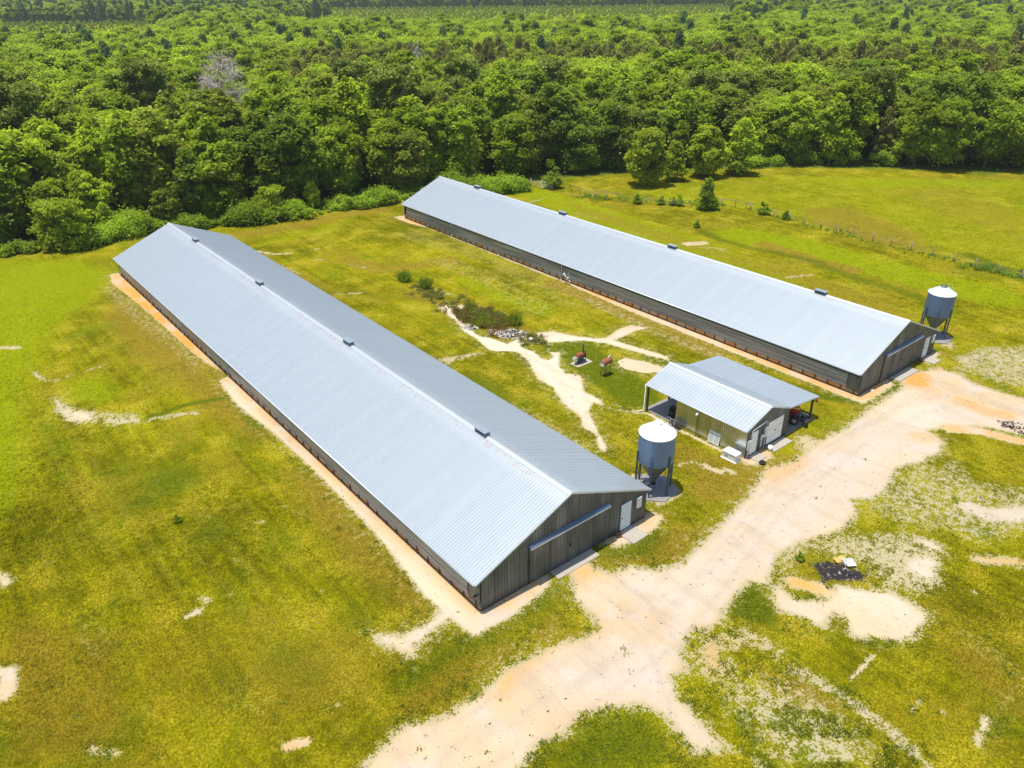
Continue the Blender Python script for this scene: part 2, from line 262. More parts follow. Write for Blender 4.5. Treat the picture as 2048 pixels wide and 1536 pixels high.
POLYS=[('D',1,.6,[(-10.05,-4.26),(-8.28,-3.75),(-7.06,-3.54),(-6.11,-4.34),(-4.64,-4.39),(-2.95,-4.36),(-1.41,-4.01),(0.36,-4.29),(1.79,-4.39),(3.21,-5.04),(4.1,-5.02),(4.55,-4.08),(4.53,-2.49),(5.71,-1.3),(6.12,-0.1),(7.54,-0.14),(7.54,-1.5),(8.1,-2.42),(9.3,-2.59),(10.13,-3.86),(11.96,-4.43),(14.22,-3.98),(16.82,-3.51),(19.62,-3.01),(22.11,-2.42),(24.5,-1.57),(26.45,-2.34),(30.89,-2.01),(34.04,-2.24),(39.26,-1.31),(41.44,-1.44),(44.73,-1.26),(46.76,-0.49),(48.9,-0.6),(51.26,-1.65),(51.31,-3.64),(50.51,-4.86),(50.56,-6.71),(50.95,-9.35),(56.81,-16.41),(49.5,-18.25),(44.5,-11.79),(43.74,-9.9),(43.09,-8.67),(41.27,-7.16),(39.52,-6.4),(39.07,-7.78),(36.72,-8.63),(33.98,-8.59),(31.96,-7.76),(30.05,-8.21),(28.36,-8.74),(26.63,-8.43),(25.72,-7.68),(25.07,-8.58),(22.38,-9.09),(20.71,-8.69),(19.31,-8.16),(17.07,-7.86),(15.18,-8.64),(14.05,-9.08),(13.58,-8.2),(11.59,-8.49),(9.42,-9.19),(7.99,-8.59),(6.44,-9.1),(5.75,-10.21),(4.82,-9.95),(4.1,-11.08),(3.94,-12.42),(3.64,-13.57),(3.76,-14.59),(2.01,-13.43),(2.38,-12.4),(2.57,-11.15),(2.12,-10.04),(0.91,-9.35),(-0.49,-8.65),(-1.61,-9),(-3.23,-8.65),(-4.67,-9.12),(-7.51,-11.28),(-13.83,-5.79)]),
('D',1,.5,[(14.62,-10.82),(15.78,-11.72),(17.51,-11.44),(17.98,-12.42),(19.28,-13.76),(19.32,-15.29),(19.11,-16.32),(17.94,-16.28),(16.59,-16.43),(15.76,-15.98),(15,-14.9),(14.35,-14.73),(14.38,-14.02),(15.27,-13.17),(14.99,-12.7),(13.74,-12.97),(13.54,-12.43),(13.45,-11.68),(12.83,-10.52),(13.8,-9.52),(14.99,-9.04),(14.52,-10.27)]),
('G',.9,1,[(8.91,-1.75),(10.25,-4.58),(14.13,-4.84),(18.99,-4.27),(24.51,-2.82),(33.31,-3.08),(42.57,-2.38),(45.8,-5.07),(47.01,-10.4),(51.17,-17.8),(45.35,-11.04),(41.66,-6.98),(34.21,-6.6),(27.71,-7.83),(21.14,-8.07),(15.74,-7.36),(10.44,-8.47),(7.61,-7.62),(7.48,-3.96)]),
('G',.8,1,[(0.04,-5.03),(3.4,-6.03),(5.82,-8.46),(3.95,-11.07),(3.13,-12.98),(2.19,-12.56),(2.39,-10.18),(0.31,-8.48),(-1.02,-7.01)]),
('O',1,.5,[(6.12,-0.1),(7.67,-0),(7.7,-1.34),(8.1,-2.42),(9.13,-2.75),(8.02,-3.03),(7.14,-2.03),(5.75,-1.99)]),
('O',1,.6,[(4.53,-2.49),(4.55,-4.08),(4.1,-5.02),(3.21,-5.04),(1.79,-4.39),(2.14,-3.84),(3.4,-3.67)]),
('O',1,.4,[(14.88,-9.22),(16.36,-9.04),(17.9,-9.14),(16.85,-10.01),(16.96,-11.31),(15.67,-11.47),(14.71,-10.79)]),
('O',1,.5,[(45.63,-0.8),(47.04,-0.34),(49.57,-0.64),(48.89,-1.88),(46.62,-3.19),(45.13,-1.95)]),
('O',.8,.5,[(37.45,-5.6),(39.52,-6.01),(41.03,-7.26),(38.66,-7.97),(36.94,-7.21)]),
('D',.8,.5,[(22.45,-12.59),(24.38,-13.27),(24.4,-14.49),(22.52,-15.22),(21.34,-15.34),(21.39,-14.29),(21.43,-13.21)]),
('G',1,.5,[(22.45,-12.59),(24.38,-13.27),(24.4,-14.49),(22.52,-15.22),(21.34,-15.34),(21.39,-14.29),(21.43,-13.21)]),
('D',.9,.5,[(25.31,-12.02),(25.91,-13.48),(24.94,-14.33),(24.39,-13.58),(24.5,-12.75)]),
('D',.45,1,[(25.33,-7.72),(29.37,-7.65),(34.77,-7.46),(34.22,-9.2),(37.28,-8.95),(34.81,-12.09),(37.91,-15.54),(32.45,-17.39),(27,-15.42),(27.04,-13.58),(25.09,-11.32)]),
('S',.55,1.5,[(25.33,-7.72),(29.37,-7.65),(34.77,-7.46),(34.22,-9.2),(37.28,-8.95),(34.81,-12.09),(37.91,-15.54),(32.45,-17.39),(27,-15.42),(27.04,-13.58),(25.09,-11.32)]),
('G',.9,1.5,[(25.33,-7.72),(34.77,-7.46),(34.81,-12.09),(37.91,-15.54),(29.8,-18.34),(27,-15.42),(25.09,-11.32)]),
('D',.58,.8,[(16.21,-7.75),(17.65,-7.11),(20.92,-8.21),(24.1,-10.51),(25.82,-12.25),(24.64,-14.68),(21.79,-15.71),(19.87,-15.19),(18.89,-13.33),(20.01,-11.46),(18.49,-9.03),(14.79,-9.42)]),
('G',.7,1,[(16.21,-7.75),(20.92,-8.21),(25.82,-12.25),(24.64,-14.68),(19.87,-15.19),(20.01,-11.46),(18.08,-9.29)]),
('S',.6,1,[(16.21,-7.75),(18.52,-6.88),(21.39,-8.27),(24.1,-10.51),(25.58,-12.37),(19.78,-14.06),(20.01,-11.46),(18.49,-9.03),(15.15,-9.17)]),
('D',.66,.8,[(6.91,-8.91),(8.67,-8.49),(9.16,-9.46),(10.58,-10.05),(10.86,-11.46),(10.83,-12.57),(10.12,-13.92),(9.63,-13.81),(9.74,-12.55),(9.3,-11.31),(8.41,-11.02),(7.45,-12.35),(5.97,-11.94),(5.64,-10.46)]),
('O',1,1,[(6.91,-8.91),(8.67,-8.49),(10.58,-10.05),(10.83,-12.57),(9.94,-12.71),(9.3,-11.31),(5.97,-11.94),(5.64,-10.46)]),
('G',1,.5,[(10.07,-12.17),(10.83,-12.57),(10.02,-13.84),(9.63,-13.81)]),
('K',.9,.4,[(12.41,-8.01),(13.66,-8.49),(13,-10.31),(11.64,-11.4),(10.95,-10.11),(10.5,-8.77)]),
('D',.45,1,[(6.14,-10.87),(8.46,-11.92),(10.08,-14.09),(9.83,-17.74),(8.68,-20.49),(4.05,-16.71),(3.93,-14.66),(4.62,-12.39)]),
('S',.52,1.5,[(6.14,-10.87),(8.46,-11.92),(10.08,-14.09),(9.83,-17.74),(8.68,-20.49),(4.05,-16.71),(3.93,-14.66),(4.62,-12.39)]),
('D',.6,.6,[(6.76,-14.87),(7.87,-16.32),(8.45,-18.02),(8.04,-19.21),(5.95,-17.51),(6.53,-16.11)]),
('G',1,1,[(6.24,-12.95),(8.37,-16.01),(8.91,-18.74),(7.82,-19.8),(4.05,-16.71),(4.73,-14.63)]),
('D',.9,.4,[(3.99,-15.12),(4.31,-15.48),(4.21,-16.21),(3.67,-15.93)]),
('D',.72,.5,[(-13.16,44.34),(-12.83,44.01),(-12.35,41.59),(-10.96,39.08),(-10.82,37.25),(-11.5,36.88),(-13.33,38.91),(-13.62,41.54)]),
('D',.55,.4,[(-10.96,39.08),(-9.77,37.81),(-8.22,36.32),(-8.18,34.17),(-10.08,34.77),(-11.38,36.56)]),
('W',1,.5,[(-13.19,44.61),(-12.72,44.13),(-12.29,41.86),(-10.67,39.45),(-8.18,36.49),(-8.16,33.95),(-10.12,34.61),(-13.36,38.74),(-13.69,41.39)]),
('S',.55,1,[(-20.36,15.97),(-19.5,13.79),(-20.11,9.56),(-21,9.13),(-21.08,11.19),(-20.16,12.98)]),
('D',1,.5,[(-0.86,2.36),(-0.27,0.23),(-0.26,-0.92),(-1.01,-0.3),(-1.76,0.56),(-2.83,0.47),(-3.85,0.15),(-4.22,0.22),(-4.53,-0.42),(-4.92,-0.54),(-5.16,0.32),(-5.71,1.45),(-5.62,2.67),(-4.5,1.37),(-2.94,1.28),(-1.76,1.55)]),
('S',.6,.8,[(-5.49,2.9),(-2.73,1.6),(-1.76,0.56),(-0.69,-0.8),(-2.81,-0.94),(-4.8,-1.07),(-6.06,0.85)]),
('S',.5,.8,[(-3.57,69.55),(-0.17,69.92),(-0.38,54.49),(0.61,44.16),(-2.67,37.58),(-2.74,46.96),(-3.66,60.8)]),
('S',.45,1,[(-0.13,26.6),(0.65,21.18),(-0.23,9.54),(-1.08,2.55),(-2.63,2.27),(-2.72,10.29),(-1.98,20.73)]),
('B',.8,1,[(-6.6,-2.02),(-3.4,-1.79),(-0.08,-2.25),(0.3,-3.49),(-3.15,-4.08),(-6.29,-3.82),(-7.89,-3.19)]),
('D',.45,.8,[(-0.73,-2.64),(3.22,-3.04),(2.68,-4.05),(0.07,-4.18),(-2.57,-4.15),(-5.19,-4.36),(-6.26,-4.21),(-3.36,-3.08)]),
('S',.45,1,[(-0.73,-2.64),(3.22,-3.04),(2.68,-4.05),(0.07,-4.18),(-3.71,-4.41),(-5.19,-4.36),(-6.26,-4.21),(-3.36,-3.08)]),
('K',.8,1,[(-0.49,-1.21),(2.94,-0.76),(5.42,-0.61),(5.06,-1.96),(3.05,-2.39),(-0.2,-2.39),(-2.59,-2.01),(-5.86,-2.25),(-6.79,-1.86),(-5.77,-0.69),(-3.21,-1.06)]),
('K',.9,.8,[(8.67,-0.03),(10.65,-1.35),(12.48,-0.94),(13.09,-2.09),(10.91,-2.79),(8.68,-1.55)]),
('K',.8,1,[(-3.56,-9.55),(-0.86,-9),(1.61,-9.92),(2.07,-11.76),(1.36,-13.56),(-2.14,-11.66)]),
('B',.9,1,[(7.77,-0.51),(13.72,-1.96),(16.11,-3.26),(11.74,-4.07),(8.89,-2.61)]),
('S',.5,.8,[(12.71,-2.42),(20.33,-2.48),(19.9,-3.61),(14.22,-3.98),(11.74,-4.07)]),
('S',.5,.8,[(20.06,-2.27),(23.95,-1.53),(28.19,-2.04),(30.54,-2.65),(24.51,-2.82),(19.65,-3.39)]),
('D',.95,.3,[(24.2,0.3),(26.55,0.41),(26.56,-0.78),(26.07,-1.25),(24.74,-1.18),(23.83,-0.76),(23.76,-0.2)]),
('D',.7,.5,[(30.05,-0.17),(30.99,-0.66),(30.86,-2.45),(33.31,-3.08),(30.2,-3.27),(27.59,-2.43),(28.81,-1.2)]),
('D',1,.25,[(24.21,40.34),(26.7,38.56),(23.92,35.51),(23.23,33.57),(22.78,30.73),(23.37,29.53),(23.78,27.5),(26.13,27.96),(27.83,27.8),(29.34,26.84),(29.98,24.71),(31.05,22.83),(31.85,22.04),(34.46,22.66),(36.22,22.73),(37.51,21.29),(34.53,21.14),(32.12,20.99),(32.44,19.3),(32.87,17.11),(33.28,15.3),(32.66,14.46),(32.08,16.39),(30.98,21.16),(29.82,23.24),(28.04,24.49),(25.62,26.11),(24.33,26.32),(24.66,24.23),(24.16,22.85),(24.38,22.1),(25.35,22.35),(25.6,23.49),(26.48,22.76),(24.32,20.44),(23.78,18.96),(24.55,17.68),(22.48,15.19),(22.67,13.97),(22.11,11.7),(23.11,10.46),(24.06,9.57),(23.81,9.34),(22.86,10.22),(21.9,12.43),(21.78,13.31),(20.5,12.57),(18.74,9.69),(17.75,7.76),(17.05,7.17),(16.86,7.77),(18.27,9.59),(18.11,10.89),(19.24,12.32),(19.5,14.59),(20.88,17.66),(20.94,19.6),(22,21.81),(22.7,22.94),(23.21,25.32),(21.38,26.94),(21.53,28.32),(22.03,30.13),(22.12,32.64),(23.23,35.44),(23.48,37.73)]),
('W',1,.5,[(24.21,40.34),(26.7,38.56),(23.92,35.51),(22.78,30.73),(27.83,27.8),(31.05,22.83),(33.45,15.15),(32.44,19.3),(26.48,22.76),(22.48,15.19),(23.11,10.46),(21.78,13.31),(17.75,7.76),(19.24,12.32),(22,21.81),(21.38,26.94),(22.12,32.64)]),
('D',.6,.25,[(16.14,28.68),(17.6,28.34),(19.49,27.74),(21.42,26.76),(19.83,26.62),(17.34,27.16),(16.2,26.73)]),
('D',1,.25,[(29.01,17.81),(30.07,17.69),(30.96,16),(31.32,13.89),(30.74,13.08),(29.1,14.29),(28.26,16.26)]),
('S',.45,.8,[(14.49,51.28),(14.5,42.03),(14.5,34.04),(13.75,25.14),(15.62,25.5),(16.48,19.3),(16.47,12.84),(17.65,8.96),(15.89,6.37),(14.92,9.37),(14.64,19.68),(14.65,32.45),(13.99,47.83)]),
('S',.55,.6,[(16.21,18.95),(17.06,16.02),(17.17,11.27),(17.44,8.2),(15.61,6.61),(15.1,10.13),(14.94,14.11),(15.29,19.14)]),
('B',.55,2,[(89.86,38.7),(98.93,34.77),(92.3,19.6),(84.25,15.02),(82.29,19.38),(85.57,31.73)]),
('B',.4,3,[(112.72,35.5),(123.7,30.61),(116.33,16.01),(100.23,9.84),(102.36,20.79)]),
('L',.45,3,[(74.54,68.43),(84.87,64.15),(106.19,55.64),(140.33,21.01),(87.37,-8.13),(87.32,4.88),(86.43,21.58),(85.7,38.56),(81.06,50.11)]),
('L',.7,3,[(106.19,55.64),(136.96,23.93),(129.47,21.06),(109.26,40.76)]),
('D',.6,.5,[(54.24,-1.42),(59.73,-1.25),(60.44,-2.59),(57.74,-3.25),(53.35,-3.4),(52.65,-2.14)]),
('G',1,.6,[(54.24,-1.42),(59.73,-1.25),(64.69,-6.15),(58.88,-8.23),(53.35,-3.4)]),
('D',.52,1,[(50.6,-2.41),(54.06,-1.27),(60.7,-1.31),(65.95,-5.7),(53.2,-10.08),(51.53,-6.32),(51.82,-4.07)]),
('S',.6,1,[(52.48,-2),(60.7,-1.31),(65.95,-5.7),(53.2,-10.08),(51.53,-6.32),(51.82,-4.07)]),
('B',.75,1.2,[(21.66,2.05),(23.39,-1.07),(27.05,-1.09),(27.59,-2.43),(23.43,-2.73),(19.59,-2.62),(17.31,-1.47),(17.88,0.29)]),
('B',.7,1.2,[(8.46,-11.92),(10.28,-14.25),(9.88,-16.69),(8.5,-15.93),(7.38,-13.88)]),
('B',.6,2,[(-21.26,18.24),(-18.29,14.65),(-18.16,8.67),(-18.25,2.99),(-22.98,6.96)]),
('B',.7,1,[(-6.45,-4.05),(-2.17,-4.47),(-2.55,-5.36),(-5.52,-4.83)]),
('B',.6,1.5,[(15.69,71.19),(17.58,55),(15.6,37.8),(15.34,25.09),(13.41,25.42),(13.25,39.73),(13.24,56.45)]),
('B',.65,1.5,[(21.42,7.79),(22.77,2.01),(21.77,-0.55),(19.09,0.85),(19.55,5.55)]),
('B',.5,1.5,[(-0.73,-2.64),(4.01,-2.16),(3.11,-4.4),(-0.15,-4.44)]),
('B',.6,1.5,[(16.98,-17.16),(19.02,-18.84),(18,-21.39),(15.47,-22.36),(15.79,-19.98)]),
('B',.5,2,[(66.87,66.34),(66.79,47.76),(65.52,30.9),(66.29,15.81),(62.72,5.16),(60.55,12.48),(61.55,34.27),(62.06,58.8)]),
('O',.75,.7,[(-1.37,-3.87),(0.49,-4.09),(1.54,-4.5),(-0.58,-4.95),(-2.93,-5.44),(-3.23,-4.81)]),
('O',.7,.6,[(12.71,-2.42),(15.61,-2.85),(19.59,-2.62),(16.2,-4),(12.57,-4.16)]),
('O',.6,.8,[(-1.79,-7.88),(0,-8.79),(1.13,-9.71),(-0.86,-9)]),
('O',.8,.6,[(19.31,-8.16),(21.9,-9.02),(21.7,-9.82),(18.97,-9.42)]),
('L',1,5,[(-25.49,101.7),(-2.99,81.77),(-0.36,73.48),(-5.01,65.7),(-10.21,59.97),(-15.42,46.05),(-17.04,32.85),(-21.51,25.89),(-27.59,37.9)]),
('L',.8,2,[(-11.58,46.98),(-8.46,45.79),(-8.6,40.38),(-10.37,39.83),(-12.11,42.7)]),
('B',.7,3,[(-2,67.19),(-0.38,54.49),(-0.31,34.41),(-0.46,25.88),(-3.45,24.58),(-4.28,35.4),(-5.71,49.46),(-5.64,58.91)]),  # brown grass on the bank, with its slope shading painted into the tone
('B',.8,2.5,[(-2.55,21.2),(-0.87,18.15),(-1.24,9.07),(-1.53,2.39),(-2.62,1.27),(-3.98,4.4),(-3.95,11.3)]),
('B',.5,3,[(-12.23,6.76),(-6.25,3.78),(-6.4,0.27),(-9.35,-1.91),(-13.37,0.59)]),
('B',.6,2,[(-18.34,13.24),(-15.98,12.07),(-17.81,4.55),(-20.15,5.16),(-19.91,9.39)])]
STROKES=[('O',.6,.5,.9,[(46.39,-2.65),(45.92,-4.6),(46.38,-6.45),(46.02,-8),(46.69,-9.09)]),
('D',1,.3,.5,[(46.84,-2.65),(45.92,-4.6),(46.38,-6.45)]),
('O',.7,.4,.8,[(41.03,-7.26),(42.54,-8.9),(43.37,-11.8)]),
('D',1,.4,.6,[(41.03,-7.26),(42.54,-8.9),(43.37,-11.8)]),
('C',1,.4,.35,[(17.93,-9.93),(18.61,-10.31),(18.9,-11.13)]),
('C',1,.45,.5,[(17.78,-10.66),(18.5,-11.36),(18.83,-11.75)]),
('C',.8,.4,.25,[(17.88,-9.59),(17.83,-10.13)]),
('C',.85,.4,.2,[(17.24,-10.89),(16.85,-11.22)]),
('C',.5,.4,.3,[(19.07,-11.83),(19.33,-12.16)]),
('O',.9,.5,.5,[(15.65,-9.85),(16.44,-11.31)]),
('D',.9,.5,.6,[(15.65,-9.85),(16.44,-11.31)]),
('C',.62,.5,.5,[(45.28,-9.58),(44.97,-10.52),(44.74,-11.7)]),
('D',.75,.6,1,[(30.96,-13.09),(31.13,-14.28),(32.14,-15.11),(33.43,-15.84)]),
('G',1,.6,2,[(30.96,-13.09),(31.13,-14.28),(32.14,-15.11),(33.43,-15.84)]),
('D',.6,.6,.5,[(10.02,-13.84),(10.24,-14.84),(10.42,-16.37),(10.28,-17.75),(10.14,-19.06),(9.75,-20.42)]),
('G',1,.6,1.2,[(10.02,-13.84),(10.24,-14.84),(10.42,-16.37),(10.28,-17.75),(10.14,-19.06),(9.75,-20.42)]),
('D',.8,.2,.18,[(13.97,-15.58),(12.79,-15.69),(11.6,-15.75)]),
('D',.7,.2,.15,[(13.36,-18.46),(12.08,-18.67)]),
('D',.8,.25,.25,[(14.58,-21.08),(13.67,-21.24),(12.79,-21.39)]),
('D',.6,.25,.2,[(13.16,-19.37),(13.19,-19.76)]),
('S',.5,.8,.8,[(19.13,-18.01),(18.92,-19.63),(18.34,-21.26)]),
('S',.45,.5,.5,[(12.47,-21.64),(15.49,-21.28),(18.34,-21.26)]),
('D',.62,.6,.45,[(-7.92,34.24),(-6.47,33.76),(-4.54,32.86)]),
('D',.75,.3,.22,[(-13.42,50.81),(-13.09,48.78),(-12.31,47.48)]),
('D',.45,.4,.3,[(-12.31,47.48),(-10.59,47.64),(-8.28,47.34)]),
('D',.8,.5,.35,[(-15.69,59.93),(-14.51,58.99),(-13.55,57.83)]),
('D',.8,.4,.28,[(-13.05,10.56),(-12.29,10.57)]),
('D',.8,.3,.22,[(-11.82,11.49),(-11.54,10.86)]),
('D',.5,.4,.25,[(-10.57,10.65),(-10.13,10.46)]),
('D',.8,.6,.5,[(-20.91,22.33),(-20.43,21.05)]),
('D',.8,.5,.6,[(-22,13.42),(-21.58,13.08),(-22.05,11.58)]),
('O',.8,.3,.35,[(-12.23,-0.95),(-11.37,-1.3)]),
('D',.9,.3,.35,[(-12.23,-0.95),(-11.37,-1.3)]),
('D',.7,.3,.2,[(-17.02,2.66),(-16.78,2.52)]),
('D',.6,.5,.5,[(-19.37,5.18),(-18.6,4.18)]),
('S',.4,1,1.2,[(-17.41,13.86),(-17.73,10.41)]),
('S',.4,1,1,[(-12.93,3.57),(-12.33,1.86)]),
('D',.6,.4,.2,[(-9.72,-0.28),(-8.92,-0.61)]),
('D',.5,.4,.15,[(-8.51,0.42),(-8.51,-0.38)]),
('D',.45,.4,.15,[(-9.11,13.58),(-8.82,11.38)]),
('D',.45,.4,.12,[(-8.75,19.86),(-8.82,17.81)]),
('D',.6,.4,.2,[(-6.68,15.9),(-6.18,15.6)]),
('D',.45,.5,.3,[(-4.06,15.44),(-3.66,14.76)]),
('D',.45,.4,.15,[(-6.6,41.52),(-6.37,37.74)]),
('D',.4,.4,.12,[(-8.18,41.16),(-7.93,39.51)]),
('D',.4,.5,.12,[(-9.88,54.9),(-9.51,50.88)]),
('D',.85,.2,.25,[(23.88,9.07),(23.84,6.3),(23.88,2.9),(24.09,-0.13)]),
('D',.7,.2,.2,[(22.99,10.23),(23.81,9.34)]),
('D',.5,.3,.2,[(19.66,8.25),(20.08,6.03),(20.74,4.13)]),
('D',.6,.4,.3,[(20.01,2.55),(20.97,2.19)]),
('D',.7,.3,.4,[(21.28,1.51),(21.47,0.1)]),
('D',.7,.3,.35,[(22.06,0.19),(22.16,-0.47)]),
('B',.6,.5,.8,[(21.46,6.78),(22.19,2.48),(23.66,-0.88)]),
('O',.5,.3,.5,[(23.92,0.18),(26.49,0.27),(26.62,-0.73)]),
('D',.65,.35,.4,[(16.27,70.15),(17.27,67.72),(19.09,66.46)]),
('D',.6,.3,.25,[(21.83,66.06),(24.35,65.64)]),
('D',.6,.3,.3,[(20.42,62.05),(21.58,61.62)]),
('D',.45,.4,.4,[(16.2,63.06),(16.67,58.43)]),
('D',.55,.4,.3,[(16.81,49.77),(19.17,48.32)]),
('D',.5,.4,.35,[(22.96,57.66),(23.99,55.75)]),
('O',.7,.4,.7,[(26.41,44.52),(27.33,41.84)]),
('D',.6,.4,.4,[(26.41,44.52),(27.33,41.84)]),
('B',.8,.6,1.5,[(23.91,44.31),(25.35,41.44),(26.7,36.71)]),
('B',.7,.6,2.2,[(25.85,36.47),(25.84,32.07),(25.79,28.73)]),
('B',.6,.8,1.5,[(23.88,59.35),(25,53.88),(33.51,51.17)]),
('S',.35,1,3,[(35.99,63.17),(39.05,48.07),(36.63,31.55)]),
('S',.35,1,2,[(32.58,52.03),(33.51,41.95),(31.74,31.8)]),
('S',.5,.8,1.2,[(38.21,30.8),(36.91,20.76),(37.44,13.62),(37.23,8.92)]),
('B',.8,.8,2,[(38.89,36.52),(39.2,22.82),(38,14.05)]),
('B',.6,1,2,[(17.24,78.47),(25.74,77.55),(39.47,78.62)]),
('D',.7,.3,.9,[(63.94,38.35),(65.84,37.32)]),
('S',.5,.5,.8,[(64.54,35.85),(65.71,33.45)]),
('D',.55,.4,.35,[(61.23,69.14),(64.5,69.22)]),
('D',.5,.5,.5,[(62.89,22.01),(65.74,20.76)]),
('S',.4,.6,.8,[(63.02,59.82),(63.43,55.82)]),
('S',.4,.6,.6,[(61.85,47.09),(62.59,44.89)]),
('D',.45,.4,.3,[(69.71,24.73),(69.56,22.83)]),
('D',.5,.4,.3,[(70.16,69.95),(70.8,66.35)]),
('B',.8,1,1.6,[(71.56,31.3),(70.68,23.9),(71.09,18.6)]),
('K',.6,1,1.2,[(69.93,22.01),(68.74,15.95),(69.18,11.23),(67.51,4.75)]),
('K',.7,.8,1.2,[(88.17,11.7),(83.56,3.44)]),
('L',.9,2,3.5,[(72.73,36.26),(75.14,28.26),(74.56,20.62),(74.63,10.97),(75.43,3.91)]),
('L',.7,1.5,3.5,[(65.69,73.81),(64.97,56.31),(63.18,35.6),(61.01,22.47)]),
('K',.6,.8,1,[(70.37,41.43),(68.74,36.62),(69.12,31.95),(70.79,22.54)]),
('O',.6,.5,.9,[(50.76,-1.89),(53.7,-2.34)]),
('D',.5,.5,.5,[(58.69,-3.31),(58.62,-5.35),(58.03,-6.87)]),
('D',.5,.35,.25,[(-4.61,16.61),(-4.46,15.98)]),
('D',.5,.35,.175,[(-6.27,7.36),(-6.14,6.87)]),
('D',.4,.35,.2,[(5.99,64.72),(6.13,63.09)]),
('D',.4,.35,.15,[(-6.96,18.61),(-6.8,17.96)]),
('D',.4,.35,.2,[(-7.11,2.19),(-6.99,1.77)]),
('D',.5,.35,.3,[(-19.54,7.89),(-19.35,7.47)]),
('D',.4,.35,.25,[(-18.2,21.74),(-17.98,21.12)]),
('D',.4,.35,.25,[(-16.08,10.74),(-15.9,10.25)]),
('D',.4,.35,.2,[(-15.17,6),(-15.01,5.57)]),
('D',.45,.35,.25,[(-12.3,0.71),(-12.16,0.33)]),
('D',.45,.35,.25,[(-11.07,-2.16),(-10.94,-2.51)]),
('D',.4,.35,.15,[(-0.18,41.99),(-0.02,40.89)]),
('D',.4,.35,.15,[(5.22,32.24),(5.32,31.29)]),
('D',.4,.35,.15,[(6.23,45.61),(6.35,44.39)]),
('D',.4,.35,.15,[(9.71,26.07),(9.78,25.19)]),
('D',.4,.35,.15,[(36.4,39.91),(36.14,38.51)]),
('D',.4,.35,.3,[(36.95,65.98),(36.61,63.9)]),
('D',.4,.35,.2,[(45.62,56.44),(45.25,54.64)]),
('D',.4,.35,.15,[(23.54,6.05),(23.49,5.4)]),
('D',.4,.35,.15,[(16.73,4.42),(16.74,3.84)]),
('D',.5,.35,.2,[(16.88,-1.83),(16.88,-2.32)]),
('D',.6,.35,.2,[(22.9,-16.62),(22.87,-16.97)]),
('D',.6,.35,.25,[(26.98,-16.02),(26.93,-16.39)]),
('D',.7,.35,.2,[(27.43,-16.99),(27.38,-17.35)]),
('D',.3,.35,.15,[(17.62,-12.81),(17.62,-13.18)]),
('O',.35,.5,.5,[(6.61,-6.31),(7.76,-6.76)]),
('O',.4,.5,.4,[(6.74,-4.67),(7,-5.39)]),
('O',.8,.5,.8,[(26.04,-15.83),(27.66,-17.46)]),
('D',.7,.5,.6,[(26.04,-15.83),(27.66,-17.46)]),
('O',.5,.6,1.2,[(22.89,-2.28),(27.59,-2.43)]),
('K',.9,3,1.8,[(-9.67,24.92),(-9.49,24.35)]),
('K',.7,2.5,1.5,[(-11.74,23.79),(-11.57,23.24)]),
('K',.7,2.5,1.5,[(-9.22,17.17),(-9.06,16.7)]),
('K',.5,2.5,1.5,[(-16.77,22.96),(-16.57,22.45)]),
('K',.5,2,1.2,[(-6.72,28.25),(-6.55,27.64)]),
('K',.6,2.5,1.5,[(-11.78,28.59),(-11.59,27.99)]),
('K',.6,2.2,1.32,[(-10.11,4.39),(-9.98,4.05)]),
('K',.5,2,1.2,[(-9.88,2.46),(-9.75,2.14)]),
('K',.4,2,1.2,[(-13.05,5.32),(-12.91,4.99)]),
('K',.5,1.6,.96,[(-6.51,51.65),(-6.3,50.71)]),
('K',.6,1.6,.96,[(-5.89,4.45),(-5.76,4.1)]),
('K',.5,1.5,.9,[(-3.56,5.12),(-3.44,4.75)]),
('K',.5,2,1.2,[(-3.48,26.45),(-3.33,25.85)]),
('L',.5,.8,.35,[(-14.48,53.92),(-14.23,36.41),(-13.07,25.06)]),
('L',.4,.5,.3,[(-15.1,24.81),(-12.54,15.87),(-10.92,7.91)]),
('L',.35,.5,.3,[(-10.61,21.96),(-9.08,10.93),(-8.8,2.34)]),
('L',.35,.4,.3,[(-9.25,62.36),(-9.02,46.99),(-8.85,31.14)]),
('L',.5,.6,.4,[(-14.8,4.09),(-15.19,0.31)]),
('K',.9,.5,.35,[(-7.8,34.65),(-4.91,34.79),(-1.82,33.92)]),
('K',.6,.6,.9,[(-0.99,33.81),(-1.37,27.63)]),
('L',.5,.8,1,[(17.55,72.37),(26.82,73.45),(32.46,75.14)]),
('K',.4,1,1.2,[(13.94,58.02),(17.97,48.44),(23.51,42.66)]),
('L',.6,1,1.5,[(30.99,44.48),(30.76,36.61),(32.11,31.41)]),
('K',.8,.8,2.2,[(27.86,22.14),(26.59,17.46),(25.43,12.07)]),
('K',.6,.8,1.5,[(16.15,23.17),(15.94,18.6)]),
('K',.6,.8,1.5,[(26.42,23.41),(27.38,19.59),(25.8,14.2)]),
('K',.7,.6,.8,[(31.84,16.18),(33.67,11.8)]),
('K',.9,.6,.8,[(37.61,2.57),(39.98,-0.23),(44.85,-0.75)]),
('K',.5,.8,1.2,[(23.34,32.16),(26.25,40.78),(26.22,42.71)]),
('R',.6,.16,.13,[(-7.03,-7.63),(-5.61,-7.87),(-4.23,-8.1),(-2.82,-8.33),(-1.35,-8.48),(0.05,-8.62),(1.52,-8.77),(3.3,-8.72),(4.98,-8.66),(6.74,-8.6),(9.02,-8.12),(11.16,-7.67),(13.32,-7.21),(16.23,-6.51),(19.06,-5.84),(21.8,-5.18),(24.83,-4.99),(27.83,-4.79),(30.79,-4.6),(34.44,-4.6),(38,-4.61),(41.46,-4.6),(43.49,-5.25),(45.62,-5.91),(47.47,-6.42),(47.73,-7.46),(48.25,-8.82),(48.78,-10.18)]),
